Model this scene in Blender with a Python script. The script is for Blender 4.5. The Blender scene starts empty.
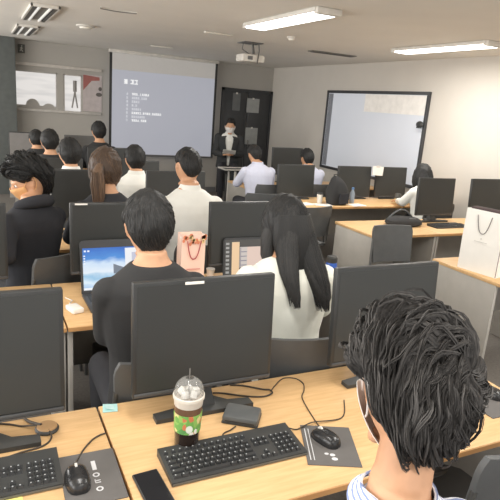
import bpy, bmesh, math, random
import numpy as np
from mathutils import Vector, Matrix, noise

random.seed(7)
PI = math.pi
SC = bpy.context.scene
COL = SC.collection
H = 1.77                                   # eye height of the photographer

# ---------------------------------------------------------------- materials
MATS = {}
def srgb(r, g, b):
    f = lambda c: (c / 255 / 12.92) if c / 255 <= .04045 else ((c / 255 + .055) / 1.055) ** 2.4
    return (f(r), f(g), f(b), 1)

def mat(name, col, rough=.6, metal=0, var=.08, scale=12, bump=0, bscale=60, emit=None, estr=0, alpha=1, trans=0, spec=.5):
    if name in MATS: return MATS[name]
    m = bpy.data.materials.new(name); m.use_nodes = True
    nt = m.node_tree; b = nt.nodes['Principled BSDF']
    tc = nt.nodes.new('ShaderNodeTexCoord')
    nz = nt.nodes.new('ShaderNodeTexNoise'); nz.inputs['Scale'].default_value = scale; nz.inputs['Detail'].default_value = 4
    nt.links.new(tc.outputs['Object'], nz.inputs['Vector'])
    rp = nt.nodes.new('ShaderNodeValToRGB')
    c = col if len(col) == 4 else (*col, 1)
    rp.color_ramp.elements[0].position = .3; rp.color_ramp.elements[1].position = .7
    rp.color_ramp.elements[0].color = tuple(max(0, x * (1 - var)) for x in c[:3]) + (1,)
    rp.color_ramp.elements[1].color = tuple(min(1, x * (1 + var)) for x in c[:3]) + (1,)
    nt.links.new(nz.outputs['Fac'], rp.inputs['Fac'])
    nt.links.new(rp.outputs['Color'], b.inputs['Base Color'])
    b.inputs['Roughness'].default_value = rough; b.inputs['Metallic'].default_value = metal
    b.inputs['Specular IOR Level'].default_value = spec
    if bump:
        n2 = nt.nodes.new('ShaderNodeTexNoise'); n2.inputs['Scale'].default_value = bscale; n2.inputs['Detail'].default_value = 3
        nt.links.new(tc.outputs['Object'], n2.inputs['Vector'])
        bp = nt.nodes.new('ShaderNodeBump'); bp.inputs['Strength'].default_value = bump; bp.inputs['Distance'].default_value = .01
        nt.links.new(n2.outputs['Fac'], bp.inputs['Height']); nt.links.new(bp.outputs['Normal'], b.inputs['Normal'])
    if emit:
        b.inputs['Emission Color'].default_value = emit if len(emit) == 4 else (*emit, 1)
        b.inputs['Emission Strength'].default_value = estr
    if trans: b.inputs['Transmission Weight'].default_value = trans; b.inputs['IOR'].default_value = 1.3
    if alpha < 1: b.inputs['Alpha'].default_value = alpha
    MATS[name] = m
    return m

def wood_mat():
    m = bpy.data.materials.new('beech laminate'); m.use_nodes = True
    nt = m.node_tree; b = nt.nodes['Principled BSDF']
    tc = nt.nodes.new('ShaderNodeTexCoord'); mp = nt.nodes.new('ShaderNodeMapping')
    mp.inputs['Scale'].default_value = (2.2, 26, 26)
    nz = nt.nodes.new('ShaderNodeTexNoise'); nz.inputs['Scale'].default_value = 3; nz.inputs['Detail'].default_value = 6; nz.inputs['Roughness'].default_value = .6
    rp = nt.nodes.new('ShaderNodeValToRGB')
    rp.color_ramp.elements[0].position = .3; rp.color_ramp.elements[0].color = srgb(206, 166, 116)
    rp.color_ramp.elements[1].position = .7; rp.color_ramp.elements[1].color = srgb(224, 186, 136)
    nt.links.new(tc.outputs['Object'], mp.inputs['Vector']); nt.links.new(mp.outputs['Vector'], nz.inputs['Vector'])
    nt.links.new(nz.outputs['Fac'], rp.inputs['Fac']); nt.links.new(rp.outputs['Color'], b.inputs['Base Color'])
    b.inputs['Roughness'].default_value = .5
    return m

def stripe_mat():
    m = bpy.data.materials.new('blue striped cotton'); m.use_nodes = True
    nt = m.node_tree; b = nt.nodes['Principled BSDF']
    tc = nt.nodes.new('ShaderNodeTexCoord')
    wv = nt.nodes.new('ShaderNodeTexWave'); wv.bands_direction = 'Z'; wv.inputs['Scale'].default_value = 28; wv.inputs['Distortion'].default_value = .6; wv.inputs['Detail Scale'].default_value = 1
    rp = nt.nodes.new('ShaderNodeValToRGB')
    rp.color_ramp.elements[0].position = .18; rp.color_ramp.elements[0].color = srgb(128, 146, 190)
    rp.color_ramp.elements[1].position = .42; rp.color_ramp.elements[1].color = srgb(226, 229, 236)
    nt.links.new(tc.outputs['Object'], wv.inputs['Vector']); nt.links.new(wv.outputs['Fac'], rp.inputs['Fac'])
    nt.links.new(rp.outputs['Color'], b.inputs['Base Color']); b.inputs['Roughness'].default_value = .85
    return m

def hair_mat(name, dark, light, rough=.42):
    m = bpy.data.materials.new(name); m.use_nodes = True
    nt = m.node_tree; b = nt.nodes['Principled BSDF']
    g = nt.nodes.new('ShaderNodeNewGeometry'); rp = nt.nodes.new('ShaderNodeValToRGB')
    rp.color_ramp.elements[0].color = dark; rp.color_ramp.elements[1].color = light
    tc = nt.nodes.new('ShaderNodeTexCoord'); mp = nt.nodes.new('ShaderNodeMapping'); mp.inputs['Scale'].default_value = (60, 60, 9)
    nz = nt.nodes.new('ShaderNodeTexNoise'); nz.inputs['Scale'].default_value = 2.2
    nt.links.new(tc.outputs['Object'], mp.inputs['Vector']); nt.links.new(mp.outputs['Vector'], nz.inputs['Vector'])
    mx = nt.nodes.new('ShaderNodeMath'); mx.operation = 'MULTIPLY'
    nt.links.new(g.outputs['Random Per Island'], mx.inputs[0]); nt.links.new(nz.outputs['Fac'], mx.inputs[1])
    nt.links.new(mx.outputs[0], rp.inputs['Fac']); nt.links.new(rp.outputs['Color'], b.inputs['Base Color'])
    bp = nt.nodes.new('ShaderNodeBump'); bp.inputs['Strength'].default_value = .5; bp.inputs['Distance'].default_value = .006
    nt.links.new(nz.outputs['Fac'], bp.inputs['Height']); nt.links.new(bp.outputs['Normal'], b.inputs['Normal'])
    b.inputs['Roughness'].default_value = rough; b.inputs['Specular IOR Level'].default_value = .22
    return m

def gradient_screen_mat():
    """desktop wallpaper: deep blue sky, white cloud, pale lake"""
    m = bpy.data.materials.new('lake wallpaper'); m.use_nodes = True
    nt = m.node_tree; b = nt.nodes['Principled BSDF']
    tc = nt.nodes.new('ShaderNodeTexCoord'); sp = nt.nodes.new('ShaderNodeSeparateXYZ')
    mp = nt.nodes.new('ShaderNodeMapping'); mp.inputs['Scale'].default_value = (9, 1, 22); mp.inputs['Rotation'].default_value = (0, .2, 0)
    nz = nt.nodes.new('ShaderNodeTexNoise'); nz.inputs['Scale'].default_value = 1; nz.inputs['Detail'].default_value = 3
    rp = nt.nodes.new('ShaderNodeValToRGB')
    e = rp.color_ramp.elements
    e[0].position = .0; e[0].color = srgb(120, 175, 225); e[1].position = 1; e[1].color = srgb(40, 105, 195)
    for p, c in ((.18, srgb(220, 236, 248)), (.30, srgb(150, 195, 226)), (.42, srgb(226, 236, 246)), (.62, srgb(205, 224, 244)), (.74, srgb(70, 140, 215))):
        k = e.new(p); k.color = c
    ad = nt.nodes.new('ShaderNodeMath'); ad.operation = 'MULTIPLY_ADD'; ad.inputs[1].default_value = .3; 
    nt.links.new(tc.outputs['Generated'], sp.inputs[0]); nt.links.new(tc.outputs['Object'], mp.inputs['Vector']); nt.links.new(mp.outputs['Vector'], nz.inputs['Vector'])
    sb = nt.nodes.new('ShaderNodeMath'); sb.operation = 'SUBTRACT'; sb.inputs[1].default_value = .15
    nt.links.new(nz.outputs['Fac'], ad.inputs[0]); nt.links.new(sp.outputs['Z'], sb.inputs[0]); nt.links.new(sb.outputs[0], ad.inputs[2])
    nt.links.new(ad.outputs[0], rp.inputs['Fac'])
    b.inputs['Base Color'].default_value = (.02, .02, .02, 1)
    nt.links.new(rp.outputs['Color'], b.inputs['Emission Color']); b.inputs['Emission Strength'].default_value = 1.0
    return m

def glow(name, c, s=1.0):
    return mat(name, (.05, .05, .05), .4, var=0, emit=c, estr=s)

M_WOOD = wood_mat()
M_EDGE = mat('beech edge band', srgb(196, 148, 96), .55)
M_PANEL = mat('grey desk panel', srgb(172, 168, 161), .7, var=.04)
M_BLACK = mat('black plastic', (.042, .043, .042), .45, var=.12)
M_SCREEN = mat('dark display glass', (.033, .035, .034), .38, var=.05, scale=3)
M_BEZEL = mat('black bezel', (.028, .029, .029), .4)
M_KEY = mat('black keys', (.030, .031, .032), .5)
M_CHAIR = mat('charcoal chair mesh', (.034, .035, .035), .6, bump=.3, bscale=250)
M_CHAIRG = mat('grey chair plastic', (.085, .09, .09), .5)
M_STEEL = mat('grey steel tube', (.16, .16, .155), .35, metal=.7)
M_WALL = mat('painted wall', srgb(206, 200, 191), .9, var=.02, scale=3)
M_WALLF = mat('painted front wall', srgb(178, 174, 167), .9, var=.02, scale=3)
M_CEIL = mat('ceiling board', srgb(232, 228, 220), .95, var=.02, scale=2, bump=.15, bscale=40)
M_FLOOR = mat('dark carpet tile', srgb(112, 107, 101), .95, var=.15, scale=60)
M_COLUMN = mat('dark grey column paint', srgb(100, 104, 102), .8)
M_DOOR = mat('dark door veneer', (.045, .047, .05), .5)
M_WHITE = mat('white paper', srgb(236, 233, 226), .8, var=.03)
M_OFFW = mat('off white plastic', srgb(216, 212, 204), .5)
M_SKIN = mat('skin', srgb(206, 158, 124), .55, var=.05, scale=30)
M_LIP = mat('lips', srgb(176, 110, 96), .5)
M_HAIR = hair_mat('black hair', (.022, .022, .022, 1), (.062, .060, .058, 1), .5)
M_HAIRF = hair_mat('wavy dark hair', (.032, .030, .029, 1), (.14, .131, .125, 1), .6)
M_HAIRB = hair_mat('brown hair', srgb(74, 62, 54), srgb(140, 112, 90))
M_SHIRTW = mat('white cotton', srgb(238, 238, 232), .9, var=.03, bump=.4, bscale=9)
M_SHIRTB = mat('pale blue cotton', srgb(206, 209, 226), .9, var=.03, bump=.4, bscale=9)
M_TEEB = mat('black cotton', (.030, .030, .031), .9, bump=.3, bscale=9)
M_NAVY = mat('dark navy fleece', (.029, .030, .036), .95, bump=.3, bscale=12)
M_TROUS = mat('dark trousers', (.035, .036, .042), .9)
M_SHOE = mat('dark shoe', (.03, .03, .03), .5)
M_MASK = mat('white face mask fabric', srgb(232, 228, 224), .9)
M_MASKT = mat('tan face mask fabric', srgb(222, 170, 116), .9)
M_STRIPE = stripe_mat()
M_PAD = mat('dark grey mouse pad', srgb(100, 97, 95), .9)
M_GREY = mat('mid grey plastic', srgb(110, 110, 110), .5)
M_CABLE = mat('dark cable', (.055, .042, .030), .5)
M_EYE = mat('eye white', srgb(240, 236, 230), .2)

# ---------------------------------------------------------------- mesh builder
class MB:
    def __init__(s): s.v = []; s.f = []; s.m = []; s.mi = 0
    def add(s, vs, fs):
        o = len(s.v); s.v += [tuple(p) for p in vs]; s.f += [tuple(i + o for i in f) for f in fs]; s.m += [s.mi] * len(fs)
    def xf(s, M, start=0):
        s.v[start:] = [tuple(M @ Vector(p)) for p in s.v[start:]]
    def box(s, lo, hi, bev=0, M=None):
        bm = bmesh.new(); bmesh.ops.create_cube(bm, size=1)
        for v in bm.verts: v.co = Vector([(lo[i] + hi[i]) / 2 + v.co[i] * (hi[i] - lo[i]) for i in range(3)])
        if bev: bmesh.ops.bevel(bm, geom=bm.edges[:], offset=bev, segments=2, profile=.5, affect='EDGES')
        if M: bm.transform(M)
        bm.verts.index_update()
        s.add([v.co for v in bm.verts], [[v.index for v in f.verts] for f in bm.faces]); bm.free()
    def loft(s, rings, cap=True, closed=True):
        n = len(rings[0]); vs = [p for r in rings for p in r]; fs = []
        for i in range(len(rings) - 1):
            for j in range(n if closed else n - 1):
                k = (j + 1) % n
                fs.append((i * n + j, i * n + k, (i + 1) * n + k, (i + 1) * n + j))
        if cap:
            fs.append(tuple(range(n))[::-1]); fs.append(tuple((len(rings) - 1) * n + j for j in range(n)))
        s.add(vs, fs)
    def tube(s, pts, r, n=8, cap=True):
        pts = [Vector(p) for p in pts]; rr = r if isinstance(r, (list, tuple)) else [r] * len(pts)
        rings = []; up = None
        for i, p in enumerate(pts):
            t = (pts[min(i + 1, len(pts) - 1)] - pts[max(i - 1, 0)])
            t = t.normalized() if t.length > 1e-9 else Vector((0, 0, 1))
            if up is None: up = Vector((0, 0, 1)) if abs(t.z) < .9 else Vector((1, 0, 0))
            a = t.cross(up)
            if a.length < 1e-6: a = t.cross(Vector((0, 1, 0)))
            a.normalize(); b = a.cross(t).normalized(); up = b
            rings.append([p + (a * math.cos(q) + b * math.sin(q)) * rr[i] for q in [2 * PI * j / n for j in range(n)]])
        s.loft(rings, cap)
    def capsule(s, a, b, ra, rb, n=12, h=3):
        a, b = Vector(a), Vector(b); t = (b - a).normalized()
        pts, rs = [], []
        for k in range(h): 
            q = PI / 2 * (1 - (k + .25) / h); pts.append(a - t * ra * math.sin(q)); rs.append(ra * math.cos(q))
        pts += [a, b]; rs += [ra, rb]
        for k in range(h):
            q = PI / 2 * ((k + .75) / h); pts.append(b + t * rb * math.sin(q)); rs.append(max(rb * math.cos(q), 1e-4))
        s.tube(pts, rs, n)
    def chain(s, pts, rs, n=12):
        for i in range(len(pts) - 1): s.capsule(pts[i], pts[i + 1], rs[i], rs[i + 1], n)
    def lathe(s, prof, n=32, c=(0, 0, 0), cap=True):
        s.loft([[(c[0] + r * math.cos(2 * PI * j / n), c[1] + r * math.sin(2 * PI * j / n), c[2] + z) for j in range(n)] for r, z in prof], cap)
    def prism(s, poly, z0, z1):
        n = len(poly)
        s.add([(x, y, z0) for x, y in poly] + [(x, y, z1) for x, y in poly],
              [tuple(range(n))[::-1], tuple(range(n, 2 * n))] + [(i, (i + 1) % n, n + (i + 1) % n, n + i) for i in range(n)])
    def ball(s, c, r, nu=16, nv=10, M=None, fn=None):
        rings = []
        for i in range(nv + 1):
            e = -PI / 2 + PI * i / nv; e = max(min(e, PI / 2 - .03), -PI / 2 + .03)
            ring = []
            for j in range(nu):
                q = 2 * PI * j / nu; d = Vector((math.cos(e) * math.sin(q), math.cos(e) * math.cos(q), math.sin(e)))
                p = fn(d) if fn else Vector((d.x * r[0], d.y * r[1], d.z * r[2]))
                if M: p = M @ p
                ring.append(p + Vector(c))
            rings.append(ring)
        s.loft(rings)
    def quad(s, a, b, c, d): s.add([a, b, c, d], [(0, 1, 2, 3)])
    def mesh(s, name, mats, smooth=True, angle=40, recalc=True):
        me = bpy.data.meshes.new(name); me.from_pydata(s.v, [], s.f)
        for m in (mats if isinstance(mats, (list, tuple)) else [mats]): me.materials.append(m)
        me.polygons.foreach_set('material_index', s.m)
        if recalc:
            bm = bmesh.new(); bm.from_mesh(me); bmesh.ops.recalc_face_normals(bm, faces=bm.faces); bm.to_mesh(me); bm.free()
        if smooth:
            me.polygons.foreach_set('use_smooth', [True] * len(me.polygons)); me.set_sharp_from_angle(angle=math.radians(angle))
        me.update(); return me
    def build(s, name, mats, parent=None, smooth=True, angle=40, recalc=True):
        o = bpy.data.objects.new(name, s.mesh(name, mats, smooth, angle, recalc)); COL.objects.link(o); o.parent = parent; return o

def remeshed(mb, voxel, name, m, parent=None, smooth=4, fac=.5):
    """fuse overlapping solids into one continuous surface"""
    me = mb.mesh('tmp', m, False); o = bpy.data.objects.new('tmp', me); COL.objects.link(o)
    r = o.modifiers.new('r', 'REMESH'); r.mode = 'VOXEL'; r.voxel_size = voxel
    if smooth:
        sm = o.modifiers.new('s', 'SMOOTH'); sm.iterations = smooth; sm.factor = fac
    dg = bpy.context.evaluated_depsgraph_get()
    new = bpy.data.meshes.new_from_object(o.evaluated_get(dg)); new.name = name
    bpy.data.objects.remove(o); bpy.data.meshes.remove(me)
    new.materials.clear(); new.materials.append(m)
    new.polygons.foreach_set('use_smooth', [True] * len(new.polygons))
    q = bpy.data.objects.new(name, new); COL.objects.link(q); q.parent = parent
    return q

def tag(o, label, cat, group=None, kind=None):
    if label: o['label'] = label
    if cat: o['category'] = cat
    if group: o['group'] = group
    if kind: o['kind'] = kind
    return o
def thing(name, label, cat, loc=(0, 0, 0), rz=0, group=None):
    o = bpy.data.objects.new(name, None); COL.objects.link(o); o.location = loc; o.rotation_euler = (0, 0, rz)
    o.empty_display_size = .1
    return tag(o, label, cat, group)
def dup(root, loc, rz=0, label=None, group=None):
    def cp(o, par):
        c = o.copy(); COL.objects.link(c); c.parent = par
        for ch in o.children: cp(ch, c)
        return c
    r = cp(root, None); r.location = loc; r.rotation_euler = (0, 0, rz)
    if label: r['label'] = label
    if group: r['group'] = group
    return r
def struct(name, mb, m, parent=None, label=None, **k):
    o = mb.build(name, m, parent, **k)
    if parent is None: o['kind'] = 'structure'
    if label: o['label'] = label
    return o
def label_part(o, t): o['label'] = t; return o
TEXTFONT = None
def text(body, size, name, m, parent=None, M=None, ext=.0004):
    cu = bpy.data.curves.new(name, 'FONT'); cu.body = body; cu.size = size; cu.extrude = ext; cu.align_x = 'LEFT'
    t = bpy.data.objects.new('tmp', cu); COL.objects.link(t)
    dg = bpy.context.evaluated_depsgraph_get(); me = bpy.data.meshes.new_from_object(t.evaluated_get(dg))
    bpy.data.objects.remove(t); me.materials.clear(); me.materials.append(m)
    if M: me.transform(M)
    o = bpy.data.objects.new(name, me); COL.objects.link(o); o.parent = parent; return o

# ================================================================ ROOM
XL, XR, YB, YF, ZC = -2.6, 5.5, -1.6, 10.5, 2.555
b = MB(); b.box((XL, YB, -.1), (XR, YF, 0)); struct('floor', b, M_FLOOR)
b = MB(); b.box((XL - .1, YB, ZC), (XR + .1, YF + .1, ZC + .1)); struct('ceiling', b, M_CEIL)
b = MB(); b.box((XR, YB, 0), (XR + .1, YF + .1, ZC)); struct('wall_right', b, M_WALL)
b = MB(); b.box((XL - .1, YB, 0), (XL, YF + .1, .85)); b.box((XL - .1, YB, 2.35), (XL, YF + .1, ZC))
for yy in (-1.6, .9, 3.4, 5.9, 8.4, 10.35): b.box((XL - .1, yy, .85), (XL, yy + .2, 2.35))  # unseen side; openings added to let more light onto the ceiling
struct('wall_left', b, M_WALL)
b = MB()   # front wall with two window openings
W1, W2 = (.56, 1.27), (1.37, 1.69)
WZ0, WZ1 = 1.42, 2.07
xs = [XL, W1[0], W1[1], W2[0], W2[1], XR]
for i in range(5):
    if i in (1, 3):
        b.box((xs[i], YF, 0), (xs[i + 1], YF + .1, WZ0)); b.box((xs[i], YF, WZ1), (xs[i + 1], YF + .1, ZC))
    else: b.box((xs[i], YF, 0), (xs[i + 1], YF + .1, ZC))
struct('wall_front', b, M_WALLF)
b = MB(); b.box((.50, YF - .035, 2.15), (2.02, YF, 2.20), .006); struct('trim_1', b, mat('window head trim', srgb(206, 200, 192), .7))
b = MB(); b.box((.62, YF - .04, 1.40), (2.02, YF, 1.44), .006); struct('trim_2', b, mat('window sill trim', srgb(200, 195, 188), .7))
b = MB(); b.box((2.0, YF - .012, 0), (4.35, YF, .1)); struct('baseboard_front', b, M_GREY)
b = MB(); b.box((XR - .012, YB, 0), (XR, 5.4, .1)); struct('baseboard_right', b, M_GREY)
# dark structural column on the left of the front wall
b = MB(); b.box((-.9, YF - .32, 0), (.585, YF, ZC), .01); struct('pillar', b, M_COLUMN)

def window_glow():
    m = bpy.data.materials.new('daylit window'); m.use_nodes = True
    nt = m.node_tree; p = nt.nodes['Principled BSDF']
    tc = nt.nodes.new('ShaderNodeTexCoord'); mp = nt.nodes.new('ShaderNodeMapping'); mp.inputs['Scale'].default_value = (1.6, 1, 9)
    nz = nt.nodes.new('ShaderNodeTexNoise'); nz.inputs['Scale'].default_value = 1.3; nz.inputs['Detail'].default_value = 1
    rp = nt.nodes.new('ShaderNodeValToRGB')
    rp.color_ramp.elements[0].position = .35; rp.color_ramp.elements[0].color = srgb(206, 203, 200)
    rp.color_ramp.elements[1].position = .6; rp.color_ramp.elements[1].color = srgb(224, 220, 216)
    nt.links.new(tc.outputs['Object'], mp.inputs['Vector']); nt.links.new(mp.outputs['Vector'], nz.inputs['Vector'])
    nt.links.new(nz.outputs['Fac'], rp.inputs['Fac']); nt.links.new(rp.outputs['Color'], p.inputs['Emission Color'])
    p.inputs['Emission Strength'].default_value = .95; p.inputs['Base Color'].default_value = (.1, .1, .1, 1); p.inputs['Roughness'].default_value = .25
    return m
M_WIN = window_glow()
M_FRAME = mat('window frame', srgb(186, 181, 175), .6)
M_BUMPS = mat('frosted window film', srgb(176, 172, 166), .9, var=.02)
for k, (x0, x1) in enumerate((W1, W2)):
    t = thing('window_%d' % (k + 1), None, None); t['kind'] = 'structure'
    f = MB(); w = .022
    for lo, hi in (((x0, YF + .01, WZ0), (x1, YF + .05, WZ0 + w)), ((x0, YF + .01, WZ1 - w), (x1, YF + .05, WZ1)),
                   ((x0, YF + .01, WZ0), (x0 + w, YF + .05, WZ1)), ((x1 - w, YF + .01, WZ0), (x1, YF + .05, WZ1))): f.box(lo, hi)
    f.build('window_frame', M_FRAME, t)
    g = MB(); g.box((x0 + w, YF + .055, WZ0 + w), (x1 - w, YF + .06, WZ1 - w)); g.build('pane', M_WIN, t)
    if k == 0:     # grey shape with a rounded, bumpy top edge on the lower glass
        g = MB(); N = 40; poly = [(x0 + w, WZ0 + w)]
        for i in range(N + 1):
            u = i / N; x = x0 + w + (x1 - x0 - 2 * w) * u
            z = 1.50 + .11 * max(0, 1 - ((u - .42) / .17) ** 2) ** .6 + .045 * max(0, 1 - ((u - .82) / .13) ** 2) ** .6
            poly.append((x, z))
        poly.append((x1 - w, WZ0 + w)); n = len(poly)
        g.add([(x, YF + .045, z) for x, z in poly] + [(x, YF + .05, z) for x, z in poly],
              [tuple(range(n)), tuple(range(n, 2 * n))[::-1]] + [(i, (i + 1) % n, n + (i + 1) % n, n + i) for i in range(n)])
        g.build('frosted_film', M_BUMPS, t, smooth=False)
    else:
        g = MB(); cx = 1.57
        g.tube([(cx, YF + .05, WZ1 - .1), (cx, YF + .05, 1.78)], .035, 6); g.tube([(cx, YF + .05, 1.78), (cx - .05, YF + .05, 1.5)], .014, 6); g.tube([(cx, YF + .05, 1.78), (cx + .045, YF + .05, 1.5)], .014, 6)
        g.build('outdoor_post', mat('hazy grey shape', srgb(150, 147, 143), .9), t)

# poster beside the windows: pale pink with a red corner and two dark ovals
t = thing('wall_poster', 'pale pink poster with a red corner and dark ovals on the front wall', 'poster', (1.70, YF - .006, 1.46))
b = MB(); b.box((0, -.004, 0), (.33, .004, .63)); b.build('sheet', mat('pale poster paper', srgb(196, 186, 184), .8), t)
b = MB(); b.add([(.005, -.006, .625), (.29, -.006, .60), (.29, -.006, .545), (.15, -.006, .53), (.005, -.006, .36)], [(0, 1, 2, 3, 4)])
b.build('red_corner', mat('faded red print', srgb(166, 104, 98), .8), t)
b = MB()
for cx, cz, rx, rz in ((.30, .30, .055, .035), (.32, .40, .03, .035)):
    n = 18; b.add([(cx + rx * math.cos(2 * PI * i / n) - (.02 if cx + rx > .33 else 0), -.006, cz + rz * math.sin(2 * PI * i / n)) for i in range(n)], [tuple(range(n))])
b.build('printed_oval', mat('dark print', srgb(104, 98, 94), .8), t)
# emergency exit sign
t = thing('exit_sign', 'small dark emergency exit pictogram sign high beside the column', 'sign', (.70, YF - .02, 2.34))
b = MB(); b.box((-.055, -.015, 0), (.055, .018, .14), .004); b.build('sign_box', mat('dark sign', srgb(92, 92, 86), .6), t)
b = MB(); b.ball((.005, -.018, .112), (.011, .003, .011)); b.tube([(.0, -.018, .095), (-.004, -.018, .06)], .010, 6)
b.tube([(-.004, -.018, .06), (.018, -.018, .025)], .007, 6); b.tube([(-.004, -.018, .06), (-.026, -.018, .028)], .007, 6)
b.tube([(.0, -.018, .09), (.022, -.018, .07)], .005, 6); b.tube([(.0, -.018, .09), (-.022, -.018, .072)], .005, 6)
b.build('running_figure', mat('pale sign figure', srgb(206, 205, 198), .6), t)

# dark double door with papers
t = thing('door_1', None, None, (4.37, YF, 0)); t['kind'] = 'structure'
b = MB(); b.box((0, -.05, 0), (.05, .0, 2.09)); b.box((1.08, -.05, 0), (1.125, 0, 2.09)); b.box((0, -.05, 2.04), (1.125, 0, 2.09)); b.build('door_frame', M_DOOR, t)
for x0 in (.05, .57):
    b = MB(); b.box((x0 + .004, -.035, .01), (x0 + .506, -.005, 2.04), .004)
    for z0, z1 in ((.2, .95), (1.1, 1.9)): b.box((x0 + .06, -.042, z0), (x0 + .45, -.034, z1), .006)
    d = b.build('door_leaf', M_DOOR, t)
    h = MB(); hx = x0 + (.46 if x0 < .3 else .05); h.tube([(hx, -.05, .95), (hx, -.08, .95), (hx, -.08, 1.08), (hx, -.05, 1.08)], .008, 8); h.build('door_handle', M_STEEL, d)
for x, z0, z1, lab in ((4.60, 1.66, 2.00, 'narrow grey notice taped at top left of the dark door'), (4.92, 1.64, 1.92, 'white notice sheet taped high on the dark door'), (4.93, 1.0, 1.34, 'white notice sheet taped at mid height on the dark door')):
    w = .17 if x < 4.7 else .28
    t = thing('notice_sheet', lab, 'paper', (x, YF - .047, z0), 0, 'notices on the dark door')
    b = MB(); b.box((0, -.001, 0), (w, .001, z1 - z0)); b.build('sheet', mat('grey notice paper', srgb(158, 160, 158), .8) if x > 4.7 else mat('dim notice paper', srgb(108, 110, 110), .8), t)
    b = MB(); b.box((w / 2 - .02, -.002, z1 - z0 - .02), (w / 2 + .02, 0, z1 - z0 + .012)); b.build('tape', M_OFFW, t)

# projection screen hanging at the front
SX0, SX1, SY = 2.17, 4.13, YF - .2
t = thing('projection_screen', 'large projection screen showing a grey slide with a white list', 'projection screen', (0, SY, 0))
M_SLIDE = mat('projected slide', srgb(128, 129, 136), .9, var=.015, scale=2, emit=srgb(156, 158, 167), estr=.85)
M_SLIDT = mat('unlit screen cloth', srgb(176, 173, 170), .9, var=.02, emit=srgb(160, 157, 152), estr=.5)  # slight glow added to brighten the cloth above the slide
b = MB(); b.box((SX0, -.004, .74), (SX1, .004, 2.22)); b.build('slide_area', M_SLIDE, t)
b = MB(); b.box((SX0, -.004, 2.22), (SX1, .004, 2.50)); b.build('screen_cloth', M_SLIDT, t)
for q in (SX0 - .045, SX1):
    b = MB(); b.box((q, -.006, .72), (q + .045, .005, 2.5)); b.build('black_border', M_BEZEL, t)
b = MB(); b.box((SX0 - .06, -.05, 2.50), (SX1 + .06, .05, ZC), .01); b.build('roller_case', M_OFFW, t)
b = MB(); b.tube([(SX0 - .03, 0, .72), (SX1 + .03, 0, .72)], .014, 8); b.build('weight_bar', M_GREY, t)
M_GLYPH = glow('white slide text', (1, 1, 1), .85)
M_GLYPH2 = glow('soft slide text', (.8, .81, .86), .75)
rng = random.Random(3)
def glyph_row(x, z, widths, h, m, name):
    """a line of small block characters, too soft to read in the photo"""
    b = MB(); cx = x
    for wd in widths:
        if wd == 0: cx += h * .7; continue
        for k in range(wd):
            for r in range(3):
                if rng.random() < .85: b.box((cx, -.0065, z + h * (.36 * r)), (cx + h * rng.uniform(.5, .8), -.0045, z + h * (.36 * r + .2)))
            b.box((cx + h * rng.uniform(.1, .55), -.0066, z), (cx + h * rng.uniform(.6, .75), -.0044, z + h * .92))
            cx += h * .86
    if cx > x: b.box((x, -.0058, z - h * .02), (cx - h * .1, -.0046, z + h * .05))
    return b.build(name, m, t, smooth=False)
glyph_row(2.385, 1.99, [1], .085, M_GLYPH, 'slide_heading'); glyph_row(2.50, 1.99, [2], .085, M_GLYPH, 'slide_heading')
rows = [[3, 0, 5], [4, 0, 3], [4], [1, 0, 1], [5], [5, 0, 4, 0, 5], [7], [4, 0, 3]]
for i, wds in enumerate(rows):
    z = 1.80 - i * .0665
    glyph_row(2.43, z, [1], .042, M_GLYPH2, 'slide_line'); glyph_row(2.53, z, wds, .042, M_GLYPH if i in (0, 5, 7) else M_GLYPH2, 'slide_line')

# big framed whiteboard on the right wall
t = thing('whiteboard', 'large black-framed whiteboard on the right wall', 'whiteboard', (XR, 0, 0))
M_WBD = mat('glossy whiteboard', srgb(204, 207, 213), .3, var=.015, scale=2, emit=srgb(190, 196, 206), estr=.30)  # own glow added to brighten the board
y0, y1, z0, z1 = 5.93, 8.33, .86, 2.09
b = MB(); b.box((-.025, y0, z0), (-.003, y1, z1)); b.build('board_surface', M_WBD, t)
b = MB(); w = .045
for lo, hi in (((-.04, y0 - w, z1), (-.002, y1 + w, z1 + w)), ((-.04, y0 - w, z0 - w), (-.002, y1 + w, z0)), ((-.04, y0 - w, z0), (-.002, y0, z1)), ((-.04, y1, z0), (-.002, y1 + w, z1))): b.box(lo, hi, .004)
b.build('board_frame', mat('black board frame', (.05, .052, .055), .4), t)
b = MB(); b.box((-.032, y1 - .14, z0 + .01), (-.026, y1 - .06, z1 - .01)); b.box((-.034, y1 - .05, z0 + .01), (-.026, y1 - .02, z1 - .01)); b.build('side_rail', mat('grey rail', srgb(140, 143, 150), .4), t)
b = MB(); b.box((-.026, 5.94, 1.82), (-.0245, 7.3, z1 - .005)); label_part(b.build('bright_panel', mat('bright reflection film', srgb(222, 218, 212), .35, emit=srgb(226, 222, 214), estr=.22), t), 'brighter upper right area of the board')  # reflection painted as a paler, glowing patch
t = thing('mounted_clip', 'dark rounded clip on the right edge of the whiteboard', 'clip', (XR - .066, 5.93, 1.70))
b = MB(); b.ball((0, .03, .0), (.02, .07, .045)); b.build('clip_body', M_BLACK, t)  # magnet set slightly clear of the board frame
b = MB(); b.box((-.03, -.02, -.05), (-.005, .06, -.03), .004); b.build('clip_lip', M_BLACK, t)

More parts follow.
